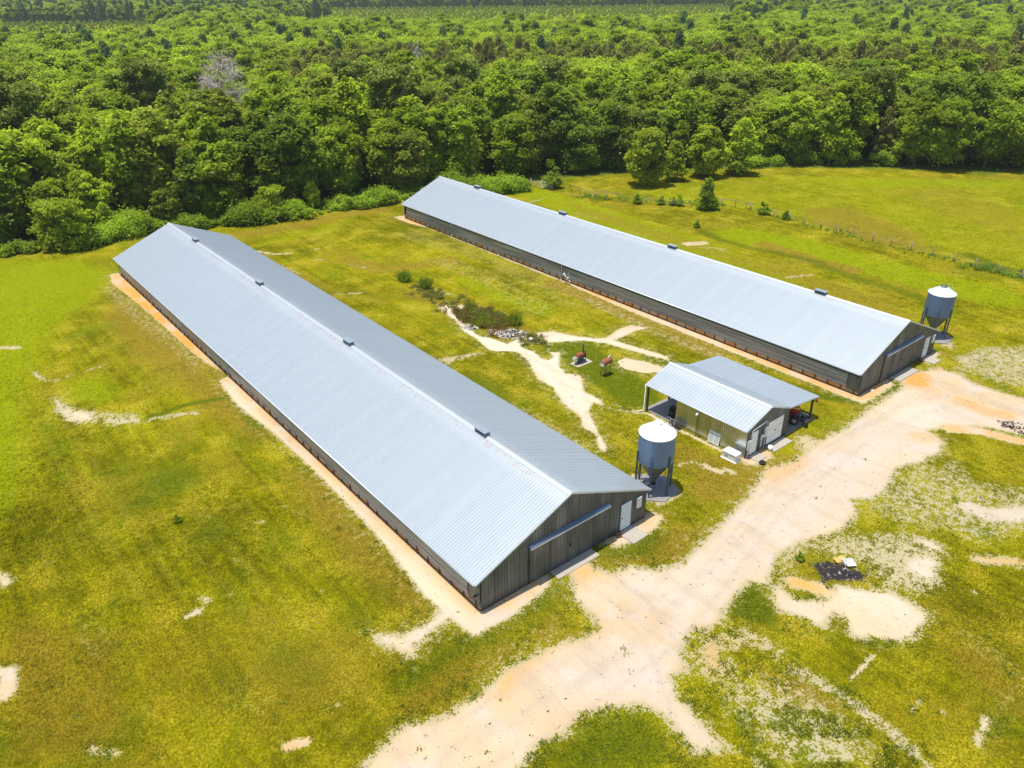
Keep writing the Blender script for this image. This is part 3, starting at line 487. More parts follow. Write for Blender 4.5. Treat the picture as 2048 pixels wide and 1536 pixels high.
('R',.6,.16,.13,[(-6.75,-5.95),(-5.33,-6.19),(-3.95,-6.42),(-2.6,-6.65),(-1.18,-6.79),(0.22,-6.93),(1.56,-7.07),(3.24,-7.02),(4.92,-6.96),(6.52,-6.92),(8.66,-6.46),(10.81,-6),(12.94,-5.55),(15.84,-4.86),(18.66,-4.19),(21.56,-3.5),(24.72,-3.29),(27.72,-3.1),(30.75,-2.9),(34.44,-2.9),(38,-2.91),(41.66,-2.92),(44,-3.62),(46.12,-4.28),(48.51,-5.08),(49.32,-6.85),(49.84,-8.21),(50.36,-9.58)]),
('R',.5,.16,.13,[(-7.27,-6.4),(-5.5,-6.63),(-3.79,-6.85),(-2.06,-7.08),(-0.53,-7.2),(0.94,-7.32),(2.49,-7.45),(4.3,-7.29),(6,-7.15),(7.75,-6.99),(10,-6.54),(12.15,-6.11),(14.29,-5.67),(16.92,-5.19),(19.48,-4.71),(22,-4.24),(25.23,-3.94),(28.39,-3.64),(31.53,-3.35),(35.17,-3.22),(38.73,-3.09),(42.25,-2.97),(43.76,-3.07),(45.28,-3.17),(46.79,-3.27)]),
('R',.5,.16,.13,[(-7.05,-4.72),(-5.29,-4.94),(-3.57,-5.17),(-1.88,-5.38),(-0.39,-5.51),(1.08,-5.63),(2.47,-5.75),(4.15,-5.6),(5.85,-5.45),(7.49,-5.31),(9.67,-4.87),(11.81,-4.44),(13.97,-4.01),(16.61,-3.51),(19.17,-3.04),(21.78,-2.56),(25.07,-2.25),(28.24,-1.95),(31.43,-1.65),(35.11,-1.52),(38.67,-1.4),(42.25,-1.27),(43.87,-1.37),(45.39,-1.47),(46.91,-1.57)]),
('R',.6,.16,.13,[(5.95,-1.83),(6.06,-2.84),(6.16,-3.82),(6.27,-4.58),(5.87,-5.71),(5.44,-6.95),(5.05,-8.11),(4.52,-8.96),(3.97,-9.88),(3.42,-10.78),(3.01,-11.43),(2.6,-12.07),(2.2,-12.71)]),
('R',.6,.16,.13,[(7.65,-1.65),(7.75,-2.66),(7.85,-3.64),(7.95,-4.84),(7.48,-6.26),(7.05,-7.5),(6.59,-8.81),(5.98,-9.84),(5.42,-10.76),(4.86,-11.68),(4.44,-12.34),(4.04,-12.98),(3.64,-13.61)]),
('R',.45,.16,.13,[(6.82,-2.1),(7.25,-3.2),(7.67,-4.28),(8.41,-5.74),(10.32,-5.98),(11.82,-6.11),(13.46,-6.23),(15.94,-5.74),(18.26,-5.28),(20.53,-4.82),(22.82,-4.63),(25.08,-4.44),(27.35,-4.25)]),
('R',.45,.16,.13,[(8.32,-1.52),(8.74,-2.63),(9.16,-3.7),(9.25,-4.38),(10.45,-4.39),(11.95,-4.51),(13.32,-4.63),(15.62,-4.17),(17.94,-3.71),(20.31,-3.24),(22.69,-3.04),(24.95,-2.84),(27.21,-2.65)]),
('R',.5,.16,.13,[(46.66,-1.56),(46.43,-2.98),(46.2,-4.36),(45.97,-5.87),(46.18,-7.62),(46.38,-9.21),(46.59,-10.81)]),
('R',.5,.16,.13,[(48.24,-1.82),(48.01,-3.24),(47.78,-4.62),(47.57,-5.87),(47.77,-7.42),(47.97,-9.01),(48.17,-10.61)]),
('R',.5,.16,.13,[(6.09,-13.04),(6.57,-13.7),(7.03,-14.33),(7.41,-14.82),(7.6,-15.64),(7.83,-16.56),(8.04,-17.38),(8.01,-18.1),(7.97,-18.93),(7.94,-19.75)]),
('R',.5,.16,.13,[(7.39,-12.1),(7.86,-12.76),(8.33,-13.39),(8.87,-14.18),(9.15,-15.25),(9.38,-16.17),(9.64,-17.2),(9.61,-18.17),(9.57,-18.99),(9.54,-19.81)]),
('R',.35,.16,.2,[(-15.54,55.47),(-15.39,49.64),(-15.24,43.98),(-15.1,38.33),(-14.99,34.07),(-14.88,29.94),(-14.77,25.82),(-14.65,21.4),(-14.53,17.11),(-14.41,12.82)]),
('R',.35,.16,.2,[(-13.74,55.51),(-13.59,49.69),(-13.45,44.03),(-13.3,38.37),(-13.19,34.12),(-13.08,29.99),(-12.97,25.86),(-12.85,21.44),(-12.73,17.15),(-12.61,12.86)]),
('R',.3,.16,.2,[(-11.51,21.87),(-11.1,17.85),(-10.7,13.94),(-10.31,10.06),(-10.15,7.33),(-10,4.67),(-9.85,2.02),(-9.85,-0.02),(-9.84,-2.03),(-9.84,-4.03)]),
('R',.3,.16,.2,[(-9.71,22.05),(-9.31,18.03),(-8.91,14.12),(-8.51,10.2),(-8.36,7.43),(-8.2,4.77),(-8.05,2.08),(-8.05,-0.02),(-8.04,-2.02),(-8.04,-4.03)]),
('R',.35,.16,.13,[(33.64,26.87),(30.52,26.45),(27.49,26.03),(24.18,25.51),(22.94,23.12),(22,21.09),(21.05,19.05),(20,16.41),(18.98,13.88),(17.97,11.34)]),
('R',.35,.16,.13,[(33.84,25.49),(30.71,25.06),(27.68,24.64),(24.92,24.33),(24.21,22.53),(23.27,20.5),(22.33,18.49),(21.3,15.9),(20.28,13.36),(19.27,10.82)]),
('R',.5,.16,.13,[(19.35,-19.97),(17.9,-20),(16.5,-20.04),(15.09,-20.07),(13.49,-20.15),(11.96,-20.23),(10.43,-20.3)]),
('R',.5,.16,.13,[(19.39,-21.77),(17.95,-21.8),(16.54,-21.84),(15.15,-21.87),(13.58,-21.95),(12.05,-22.02),(10.51,-22.1)])]
# ---------------------------------------------------------------- ground sheet with its worn patches
NEAR=[ # strips of bare soil along the two long houses
('D',1,.25,[(0,73),(-1.,73.4),(-1.7,70),(-1.2,60),(-1.,50),(-.9,44),(-.5,39.5),(0,38.5)]),('O',1,.25,[(0.3,73),(-1.6,73.6),(-2.4,70),(-1.9,60),(-1.4,50),(-1.3,44),(-.9,39.5),(0,38.5)]),
('D',1,.3,[(0.5,37.8),(-1.2,37.4),(-1.6,32),(-1.1,26),(-1.,18),(-1.2,10),(-1.9,3),(-1.6,-1.3),(1,-1.5),(4.3,-1.),(5.2,.3),(.5,.3)]),('O',.6,.3,[(0.3,37.8),(-.6,37.4),(-.6,0),(1,-.9),(4.5,-.8),(5,.3),(.3,.3)]),('W',.7,.5,[(-.7,36),(-2,34),(-1.4,26),(-1.3,14),(-2,3),(-1.2,-1),(-.7,2)]),
('D',.9,.3,[(13.2,-1.4),(11,-1.3),(9.8,-1.1),(9.5,0),(14.2,.3),(14.6,-.8)]),('O',.6,.3,[(13.2,-1.4),(11,-1.3),(9.8,-1.1),(8,-1.6),(8.2,0),(14.2,.3),(14.6,-.8)]),
('D',1,.3,[(41,73.4),(39.,74),(38.9,70),(39.9,66),(41,65)]),('O',1,.3,[(41,73.4),(39.,74),(38.9,70),(39.9,66),(41,65)]),
('D',.75,.25,[(41,66),(39.8,65),(39.7,38),(41,38)]),('D',1,.3,[(41,38),(39.9,37.6),(39.6,32),(39.3,26),(39.3,16),(39.4,8),(39.5,-.8),(41,-.9),(45,-.7),(45.5,.6),(41,.6)]),('O',1,.3,[(41,37.5),(40,37),(39.8,30),(40.1,26),(41,26)]),('O',1,.3,[(41,16),(39.9,14),(39.5,9),(39.3,0),(41,-.8),(44.5,-.5),(44.5,.5),(41,.6)]),
('D',.9,.3,[(45.6,-1.2),(49,-1.2),(49,.4),(45.6,.4)]),('D',.8,.3,[(51,-.9),(54.6,-.4),(54.4,.5),(51,.5)]),
('D',.7,.3,[(15.,.0),(17.4,-.1),(17.8,.8),(16.5,4.),(15,4.2),(14.6,2)]),('D',.6,.3,[(57,-.3),(59.6,.2),(59.6,1.2),(57.2,1.4)])]
def sdist(px,py,pts,closed=True):
    P=np.array(pts,float); d=np.full(px.shape,1e9); inside=np.zeros(px.shape,bool)
    n=len(P)
    for i in range(n if closed else n-1):
        a=P[i]; b=P[(i+1)%n]; e=b-a; L=e@e+1e-12
        t=np.clip(((px-a[0])*e[0]+(py-a[1])*e[1])/L,0,1)
        d=np.minimum(d,np.hypot(px-a[0]-t*e[0],py-a[1]-t*e[1]))
        if closed:
            c=((a[1]>py)!=(b[1]>py)); xi=a[0]+(py-a[1])*e[0]/(e[1] if abs(e[1])>1e-12 else 1e-12); inside^=c&(px<xi)
    return np.where(inside,-d,d) if closed else d
EDGE=np.array([(-400,330),(-120,150),(-60,112),(-20,95),(-9.8,92),(-6,90),(-1.7,87.4),(3,89),(8,90),(15.6,86),(22,84),(28,82.6),(45,82.5),(56,83),(64,80.5),(71,80),(86,73.5),(100,66),(116,55),(129,42),(141,25.5),(150,5),(158,-25),(170,-80),(200,-260)],float)
def edge_y(x): return np.interp(x,EDGE[:,0],EDGE[:,1])
def masks(px,py):
    K={k:np.zeros(px.shape) for k in 'DGOSCKBLWR'}
    for c,w,so,pts in POLYS+NEAR:
        so=so*1.9 if so<1.2 else so*.8; so0=so; so=so+(2.2 if c=='D' else 0)
        a=np.array(pts); m=(px>a[:,0].min()-so*2)&(px<a[:,0].max()+so*2)&(py>a[:,1].min()-so*2)&(py<a[:,1].max()+so*2)
        if m.any():
            d=sdist(px[m],py[m],pts); v=w*(1-S01(-so0,so0,d)); K[c][m]=np.maximum(K[c][m],v)
            if c=='D': K['S'][m]=np.maximum(K['S'][m],.42*w*(1-S01(0,2.2,d)))
    for c,w,so,wd,pts in STROKES:
        a=np.array(pts); q=so+wd; m=(px>a[:,0].min()-q)&(px<a[:,0].max()+q)&(py>a[:,1].min()-q)&(py<a[:,1].max()+q)
        if m.any():
            v=w*(1-S01(wd-so,wd+so,sdist(px[m],py[m],pts,False))); K[c][m]=np.maximum(K[c][m],v)
    fo=S01(-1,1.5,py-edge_y(px))
    return K,fo
def spaced(a,b,st,ext,g=1.22):
    c=list(np.arange(a,b,st)); s=st
    lo=[];x=a
    while x>-ext: s=min(s*g,14 if x>-450 else 80); x-=s; lo.append(x)
    hi=[];s=st;x=c[-1]
    while x<ext: s=min(s*g,14 if x<1000 else 80); x+=s; hi.append(x)
    return np.array(lo[::-1]+c+hi)
xs=spaced(-36,112,.32,1950); ys=spaced(-40,98,.32,1950)
X,Y=np.meshgrid(xs,ys); px,py=X.ravel(),Y.ravel(); K,fo=masks(px,py)
r_=np.hypot(px-CAM[0],py-CAM[1])
z=hgt(px,py)
me=bpy.data.meshes.new('ground'); nx,ny=len(xs),len(ys); nv=nx*ny
me.vertices.add(nv); me.vertices.foreach_set('co',np.stack([px,py,z],1).ravel().astype('f4'))
ii=(np.arange(ny-1)[:,None]*nx+np.arange(nx-1)[None,:]).ravel(); q=np.stack([ii,ii+1,ii+nx+1,ii+nx],1).astype('i4')
me.loops.add(q.size); me.loops.foreach_set('vertex_index',q.ravel()); me.polygons.add(len(q)); me.polygons.foreach_set('loop_start',np.arange(0,q.size,4,dtype='i4')); me.polygons.foreach_set('loop_total',np.full(len(q),4,'i4'))
me.polygons.foreach_set('use_smooth',np.ones(len(q),bool)); me.update(calc_edges=True)
def put_masks(me,K,fo,rep=1):
    o=np.ones(len(fo))
    for nm,ks in (('ma','DGO'),('mb','SCK'),('mc','BLW')):
        a=me.attributes.new(nm,'FLOAT_COLOR','POINT'); a.data.foreach_set('color',np.repeat(np.stack([K[k] for k in ks]+[o],1),rep,0).ravel().astype('f4'))
    a=me.attributes.new('rut','FLOAT','POINT'); a.data.foreach_set('value',np.repeat(K['R'],rep).astype('f4'))
    a=me.attributes.new('md','FLOAT','POINT'); a.data.foreach_set('value',np.repeat(fo,rep).astype('f4'))
vf=(px-CAM[0])*math.sin(YAW)+(py-CAM[1])*math.cos(YAW); vu=((px-CAM[0])*math.cos(YAW)-(py-CAM[1])*math.sin(YAW))/np.maximum(vf,1); wj=.03*np.sin(vf*.02); vu=vu-wj; far=((vf>405)&(vf<880)&(vu>-.25)&(vu<.29))|((vf>335)&(vf<660)&(vu>-.60)&(vu<-.45+.13*(vf-335)/325)); K['L']=np.maximum(K['L'],far*.9); put_masks(me,K,np.clip(fo-far*.93,0,1))
me.materials.append(ground_mat()); tag(link('ground',me),kind='structure')
# ---------------------------------------------------------------- long poultry houses
HW,HL,HE,HR,OE=13.42,72.2,2.297,5.088,.407
SL=(HR-HE)/(HW/2)
def rib_profile(a,b,sp,w=.06,h=.02):
    s=[a];o=[0.];x=a+sp*.5
    while x+w<b:
        s+=[x-w/2-.012,x-w/2,x+w/2,x+w/2+.012]; o+=[0,h,h,0]; x+=sp
    return s+[b],o+[0.]
def ribbed(mb,a,b,sp,fn,w=.06,h=.02,m=0):
    "fn(s,off)->(p_low,p_high)"
    s,o=rib_profile(a,b,sp,w,h); v=[];f=[]
    for i,(x,d) in enumerate(zip(s,o)):
        p,q=fn(x,d); v+=[p,q]
        if i: f.append((2*i-2,2*i,2*i+1,2*i-1))
    mb.add(v,f,m)
def slope_roof(mb,x0,z0,x1,z1,ya,yb,sp=.23):
    n=Vector((-(z1-z0),0,x1-x0)).normalized()
    if n.z<0: n=-n
    f=lambda y,d:((x0+n.x*d,y,z0+n.z*d),(x1+n.x*d,y,z1+n.z*d))
    if x1<x0: ribbed(mb,ya,yb,sp,lambda y,d:f(y,d)[::-1])
    else: ribbed(mb,ya,yb,sp,f)
    t=.05
    mb.add([(x0,ya,z0-.004),(x1,ya,z1-.004),(x1,yb,z1-.004),(x0,yb,z0-.004),(x0,ya,z0-t),(x1,ya,z1-t),(x1,yb,z1-t),(x0,yb,z0-t)],[(4,7,6,5),(0,1,5,4),(2,3,7,6),(0,4,7,3)],1)
def long_house(label):
    root=empty('poultry_house',(0,0,0),label,'poultry house',group='long metal-roofed poultry houses')
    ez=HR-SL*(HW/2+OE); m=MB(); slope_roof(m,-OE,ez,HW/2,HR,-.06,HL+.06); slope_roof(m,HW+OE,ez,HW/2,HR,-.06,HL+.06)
    m.build('roof',[MAT['roof'],MAT['trim']],root)
    m=MB(); k=.24; m.add([(HW/2-k,-.08,HR-SL*k+.03),(HW/2,-.08,HR+.06),(HW/2+k,-.08,HR-SL*k+.03),(HW/2-k,HL+.08,HR-SL*k+.03),(HW/2,HL+.08,HR+.06),(HW/2+k,HL+.08,HR-SL*k+.03)],[(0,3,4,1),(1,4,5,2)]); m.build('ridge_cap',MAT['cap'],root)
    m=MB(); k=HW/2
    for sg in (-1,1):  # rake trim on the front edge
        m.add([(k+sg*(k+OE),-.085,ez+.03),(k+sg*(k+OE),-.085,ez-.11),(k,-.085,HR-.08),(k,-.085,HR+.05),(k+sg*(k+OE),-.062,ez+.03),(k,-.062,HR+.05)],[(0,1,2,3)[::sg],(0,3,5,4)[::sg]])
    m.build('rake_trim',MAT['trim'],root)
    vm=None
    for y in (8.6,26.8,44.8,62.8):
        if vm is None:
            m=MB(); m.box(-.22,.22,-.55,.55,-.12,.27); m.box(-.27,.27,-.6,.6,.272,.31,1); m.box(-.20,-.223,-.45,.45,.05,.2,2); vo=m.build('ridge_vent',[MAT['hood'],MAT['ventcap'],MAT['dark']],root,bevel=.01); vm=vo
        else: vo=vm.copy(); COL.objects.link(vo)
        vo.location=(HW/2,y,HR)
    def gz(x): return HR-SL*abs(x-HW/2)-.06
    for y,sg in ((0,1),(HL,-1)):
        m=MB()
        for a,b in ((0,HW/2),(HW/2,HW)): ribbed(m,a,b,.23,lambda x,d:((x,y-sg*d,.03),(x,y-sg*d,gz(x))),.05,.022)
        m.add([(0,y+sg*.04,.03),(HW,y+sg*.04,.03),(HW,y+sg*.04,gz(HW)),(HW/2,y+sg*.04,gz(HW/2)),(0,y+sg*.04,gz(0))],[(0,1,2,3,4)])
        m.box(0,HW,y-.03,y+.03,-.35,.035,1); m.build('gable_wall',[MAT['gable'],MAT['darkwood']],root)
    for a,b in ((3.49,5.06),(5.11,8.44)):
        m=MB(); ribbed(m,a,b,.23,lambda x,d:((x,-.075-d,.08),(x,-.075-d,2.62)),.045,.02); m.box(a,b,-.07,-.045,.08,2.62,1); dr=m.build('sliding_door',[MAT['gable'],MAT['dark']],root)
        if b>6:
            m=MB(); m.box(6.62,6.78,-.135,-.10,1.28,1.36); m.box(6.66,6.72,-.16,-.135,1.2,1.32); m.build('handle',MAT['dark'],dr)
    m=MB(); m.add([(3.42,-.04,2.92),(9.88,-.04,2.92),(9.88,-.26,2.82),(3.42,-.26,2.82),(3.42,-.26,2.70),(9.88,-.26,2.70),(3.42,-.04,2.66),(9.88,-.04,2.66)],[(0,3,2,1),(3,4,5,2),(0,6,4,3),(1,2,5,7)],0); m.box(3.42,9.88,-.275,-.262,2.68,2.76,1); m.build('door_track',[MAT['hood'],MAT['trim']],root)
    m=MB(); m.box(11.05,11.97,-.09,-.03,.12,2.12); d=m.build('side_door',MAT['door'],root,bevel=.01)
    m=MB(); m.lathe([(0,-.14),(.035,-.14),(.035,-.09)],(11.16,0,1.08),10,axis='Y'); m.build('handle',MAT['dark'],d)
    m=MB(); m.box(12.45,12.85,-.17,-.03,1.25,2.05); m.build('electrical_box',MAT['cream'],root,bevel=.015)
    for x,sg in ((0,-1),(HW,1)):
        m=MB(); n=360; v=[];f=[]
        zs=[.50,.56,.8,1.1,1.4,1.70]
        for i in range(n+1):
            y=1.15+(HL-1.9)*i/n
            for j,zz in enumerate(zs):
                o=(.02+.035*math.sin(y*2.57+math.sin(y*.31)*2)*(1-j/6)+.03*math.sin(y*.8)*(j<4)+(.05 if j==0 else 0))
                sag=(.05*abs(math.sin(y*2.57/2))+.02*math.sin(y*.2)) if j==0 else 0
                v.append((x+sg*(.06+max(o,0)),y,zz-sag))
        for i in range(n):
            for j in range(5): f.append((i*6+j,(i+1)*6+j,(i+1)*6+j+1,i*6+j+1)[::-sg])
        m.add(v,f,0,True); m.build('side_curtain',MAT['curtain'],root)
        m=MB(); m.box(x-.02,x+.02,0.02,HL-.02,.08,.58); m.box(x-.045,x+.045,0.02,HL-.02,-.35,.08,1); m.build('kick_board',[MAT['board'],MAT['darkwood']],root)
        m=MB(); m.box(x-.03,x+.03,0.05,HL-.05,1.76,2.24); m.tube([(x+sg*.09,.1,1.73),(x+sg*.09,HL-.1,1.73)],.03,6,1); m.build('eave_board',[MAT['fascia'],MAT['dark']],root)
        m=MB(); ribbed(m,0.01,1.15,.23,lambda y,d:((x+sg*(.05+d),y,.25),(x+sg*(.05+d),y,2.2))[::1],.05,.02); m.add([(x+sg*.045,0.01,.25),(x+sg*.045,1.15,.25),(x+sg*.045,1.15,2.2),(x+sg*.045,.01,2.2)],[(0,1,2,3)]); m.build('corner_panel',MAT['shedwall'] if 0 else MAT['gable'],root)
    m=MB(); m.box(-.03,.04,-.04,.04,-.3,.52); po=m.build('post',MAT['darkwood'],root); po.location=(-.08,.4,0)
    for i in range(1,59):
        c=po.copy(); COL.objects.link(c); c.location=(-.08,.4+i*1.225,0)
    m=MB(); m.tube([(-.33,0,2.06),(-.16,0,1.9),(-.16,0,.05),(-.42,-.05,-.02)],.05,8); dp=m.build('downspout',MAT['pvc'],root); dp.location=(0,37.4,0)
    for y in (49.3,59.8,71.9):
        c=dp.copy(); COL.objects.link(c); c.location=(0,y,0)
    m=MB(); m.tube([(-OE-.04,.0,ez-.03),(-OE-.04,HL,ez-.03)],.05,6); m.build('gutter',MAT['trim'],root)
    return root
h1=long_house('poultry house nearest the camera, its gable end facing the gravel yard')
h2=copy_tree(h1); h2.location=(40.541,.307,-.489); h2.rotation_euler=(0,0,.006)
h2['label']='poultry house farther from the camera, beyond the small shed, its long curtained side facing us'
for ch in h2.children:
    if ch.name.startswith('roof'):
        ch.data=ch.data.copy(); ch.data.materials[0]=MAT['roof2']
def slab_thing(name,x0,x1,y0,y1,z0,z1,mat,label,cat,rz=0):
    m=MB(); cx,cy=(x0+x1)/2,(y0+y1)/2; m.box(x0-cx,x1-cx,y0-cy,y1-cy,z0,z1); o=m.build(name,MAT[mat],None,(cx,cy,0),(0,0,rz),.015); return tag(o,label,cat)
slab_thing('concrete_apron',5.1,8.5,-.85,-.06,-.2,.05,'concrete','pale concrete apron before the big sliding door of the front poultry house','concrete apron')
slab_thing('concrete_apron',45.75,49.1,-.75,.2,-.8,-.42,'concrete','pale concrete apron before the sliding door of the far poultry house','concrete apron')
slab_thing('door_step',10.85,12.25,-1.45,-.1,-.2,.07,'concrete','flat concrete step before the white side door of the front poultry house','step',.03)
slab_thing('door_step',51.4,52.8,-1.05,.22,-.8,-.42,'concrete','flat concrete step before the white side door of the far poultry house','step')
for x,y,h,l in ((10.72,-.28,0,'dark red feed pan lying by the side door of the front poultry house'),(51.25,.05,-.49,'dark pan lying by the side door of the far poultry house'),):
    m=MB(); m.lathe([(0,.03),(.15,.03),(.2,.12),(.23,.12),(.17,0),(0,0)],(0,0,0),18); tag(m.build('feed_pan',MAT['rust'],None,(x,y,h+.02)),l,'pan')
m=MB(); m.box(-.14,.14,-.1,.1,0,.12); m.box(-.02,.02,-.104,.104,.12,.16); tag(m.build('concrete_block',MAT['concrete'],None,(10.3,-.35,.01),(0,0,.6),.02),'small pale block on the soil left of the feed pan, front poultry house','block')
m=MB(); m.box(-.14,.14,-.1,.1,0,.12); m.box(-.02,.02,-.104,.104,.12,.16); tag(m.build('concrete_block',MAT['white'],None,(42.2,-.1,-.49),(0,0,.3),.02),'small white block at the left foot of the far gable wall','block')
m=MB(); m.tube([(0,0,0),(-.12,0,.02)],.08,10); m.tube([(-.1,0,0),(-.26,-.05,-.02)],.035,8); tag(m.build('hose_reel',MAT['dark'],None,(-.09,.35,.95)),'small black reel fixed on the near left corner of the front poultry house','reel')
# ---------------------------------------------------------------- feed bins
def feed_bin(loc,R_,zc0,zc1,za,tip,top,label,rot):
    root=empty('feed_bin',loc,label,'feed bin',rot,group='galvanised feed bins')
    m=MB(); pr=[]; n=22
    for i in range(n*4+1):
        t=i/(n*4); pr.append((R_+.022*math.sin(t*n*2*math.pi),zc0+(zc1-zc0)*t))
    m.lathe(pr,n=64)
    m.build('bin_body',MAT['bin'],root)
    m=MB()
    for k in range(24):  # roof sectors with raised seams
        a=2*math.pi*k/24
        m.tube([(math.cos(a)*(R_+.03),math.sin(a)*(R_+.03),zc1+.03),(math.cos(a)*.28,math.sin(a)*.28,za-.10)],.014,5)
    m.lathe([(R_-.02,zc1-.06),(R_+.05,zc1-.06),(R_+.05,zc1+.01),(.27,za-.12)],n=48,smooth=False); rf=m.build('bin_roof',MAT[top],root)
    m=MB(); m.lathe([(.30,za-.14),(.30,za-.02),(.27,za+.03),(0,za+.06)],n=28); m.tube([(-.25,-.1,za+.03),(.0,.05,za+.09),(.28,.12,za+.02)],.015,6,1); m.build('lid',[MAT[top if top=='bintop' else 'hopper'],MAT['dark']],rf)
    m=MB(); m.lathe([(R_-.01,zc0+.01),(.16,tip+.12),(.16,tip)],n=40); m.lathe([(.17,tip+.02),(.2,tip-.05),(.2,tip-.22),(0,tip-.22)],n=16,m=1); m.build('hopper',[MAT['hopper'],MAT['dark']],root)
    lm=None
    for k in range(6):
        a=2*math.pi*(k+.5)/6
        if lm is None:
            m=MB(); m.box(-.06,.06,-.06,-.045,-.15,zc0+.75); m.box(-.06,-.045,-.06,.05,-.15,zc0+.75); m.box(.045,.06,-.06,.05,-.15,zc0+.75); m.box(-.1,.1,-.1,.08,-.02,.06); lm=m.build('leg',MAT['hood'],root); o=lm
        else: o=lm.copy(); COL.objects.link(o)
        o.location=(math.cos(a)*(R_+.055),math.sin(a)*(R_+.055),0); o.rotation_euler=(0,0,a+math.pi/2)
        b=2*math.pi*(k+1.5)/6; m=MB(); A=lambda q,z:(math.cos(q)*(R_+.02),math.sin(q)*(R_+.02),z)
        m.tube([A(a,.25),A(b,zc0-.35)],.012,5); m.tube([A(b,.25),A(a,zc0-.35)],.012,5); m.build('brace',MAT['dark'],root)
    m=MB(); la=-.05
    for s in (-.17,.17):
        c=Vector((math.cos(la),math.sin(la),0)); t=Vector((-c.y,c.x,0)); p=c*(R_+.14)+t*s
        m.tube([p+Vector((0,0,.5)),p+Vector((0,0,zc1+.1)),p+Vector((0,0,zc1+.55)),c*(R_-.25)+t*s+Vector((0,0,zc1+.75))],.014,6)
    zz=.6
    while zz<zc1+.1: p=c*(R_+.14)+Vector((0,0,zz)); m.tube([p-t*.17,p+t*.17],.011,5); zz+=.3
    m.build('ladder',MAT['silver'],root)
    m=MB(); m.tube([(0,0,tip-.1),(-.6,.25,tip-.15),(-2.2,1.0,tip+.6)],.05,8); m.build('auger_pipe',MAT['pvc' if top=='bintop' else 'silver'],root)
    return root
feed_bin((16.314,1.881,0),1.21,2.449,4.578,5.36,.62,'bintop','nearer feed bin with a plain white roof, beside the front poultry house',0)
feed_bin((59.175,2.806,-1.17),1.24,2.449,4.685,5.40,.62,'bintop2','farther feed bin with a rust-streaked roof, beside the far poultry house',0)
m=MB(); m.lathe([(0,.07),(1.78,.07),(1.8,.05),(1.8,-.2)],n=6,smooth=False); tag(m.build('concrete_pad',MAT['slab'],None,(16.3,1.9,.0),(0,0,.2)),'concrete pad under the white-roofed feed bin','concrete pad')
m=MB(); m.lathe([(0,.07),(1.85,.07),(1.87,.05),(1.87,-.2)],n=6,smooth=False); tag(m.build('concrete_pad',MAT['slab'],None,(59.1,2.6,-1.17),(0,0,.1)),'concrete pad under the rust-streaked feed bin','concrete pad')
# ---------------------------------------------------------------- shed with open lean-to
sh=empty('equipment_shed',(24.311,.1,-.018),'small metal shed with open carport sides, between the two long poultry houses','shed',.011)
sw,shr_,she,sxv,szv,sxr,szr,sL,soe,sLb=5.275,3.447,2.401,5.235,2.425,9.351,1.95,9.671,.267,6.584
szl=shr_-(shr_-she)/(sw/2+soe)*(sw/2+soe)
m=MB(); slope_roof(m,-soe,she,sw/2,shr_,-.05,sL,.3); slope_roof(m,sxv,szv,sw/2,shr_,-.05,sL,.3); m.build('main_roof',[MAT['shedroof'],MAT['trim']],sh)
m=MB(); slope_roof(m,sxr,szr,sxv+.01,szv-.012,-.05,sL,.3); m.build('lean_to_roof',[MAT['shedroof'],MAT['trim']],sh)
m=MB(); k=.22; q=(shr_-she)/(sw/2+soe); m.add([(sw/2-k,-.07,shr_-q*k+.03),(sw/2,-.07,shr_+.05),(sw/2+k,-.07,shr_-q*k+.03),(sw/2-k,sL+.02,shr_-q*k+.03),(sw/2,sL+.02,shr_+.05),(sw/2+k,sL+.02,shr_-q*k+.03)],[(0,3,4,1),(1,4,5,2)]); m.lathe([(.0,.16),(.05,.14),(.05,-.1)],(sw/2,4.6,shr_+.05),10); m.build('ridge_cap',MAT['cap'],sh)
m=MB(); m.add([(-soe,-.075,she+.02),(-soe,-.075,she-.1),(sw/2,-.075,shr_-.07),(sw/2,-.075,shr_+.04),(sxv,-.075,szv-.07),(sxv,-.075,szv+.03),(sxr,-.075,szr-.08),(sxr,-.075,szr+.03)],[(0,1,2,3),(3,2,4,5),(5,4,6,7)]); m.tube([(-soe-.03,0,she-.03),(-soe-.03,sL,she-.03)],.04,6); m.tube([(sxr+.02,0,szr-.03),(sxr+.02,sL,szr-.03)],.03,6); m.build('roof_trim',MAT['trim'],sh)
def sz(x): return min(shr_-q*abs(x-sw/2),99)-.07
for nm,y,sg in (('front_wall',0,1),('rear_wall',sLb,-1)):
    m=MB()
    for a,b in ((0,sw/2),(sw/2,sw)): ribbed(m,a,b,.2,lambda x,d:((x,y-sg*d,0),(x,y-sg*d,sz(x))),.04,.018)
    m.add([(0,y+sg*.03,0),(sw,y+sg*.03,0),(sw,y+sg*.03,sz(sw)),(sw/2,y+sg*.03,sz(sw/2)),(0,y+sg*.03,sz(0))],[(0,1,2,3,4)]); m.build(nm,MAT['gable'] if sg>0 else MAT['shedwall'],sh)
for x,sg in ((0,-1),(sw,1)):
    m=MB(); ribbed(m,0.02,sLb,.2,lambda y,d:((x+sg*d,y,0),(x+sg*d,y,sz(x)-.02)),.04,.012); m.add([(x-sg*.03,.02,0),(x-sg*.03,sLb,0),(x-sg*.03,sLb,sz(x)),(x-sg*.03,.02,sz(x))],[(0,1,2,3)]); m.build('side_wall',MAT['shedwall'],sh)
m=MB(); m.box(.40,1.28,-.06,-.025,.15,2.02); d=m.build('side_door',MAT['white'],sh,bevel=.01); m=MB(); m.lathe([(0,-.11),(.03,-.11),(.03,-.06)],(1.2,0,1.05),8,axis='Y'); m.build('handle',MAT['dark'],d)
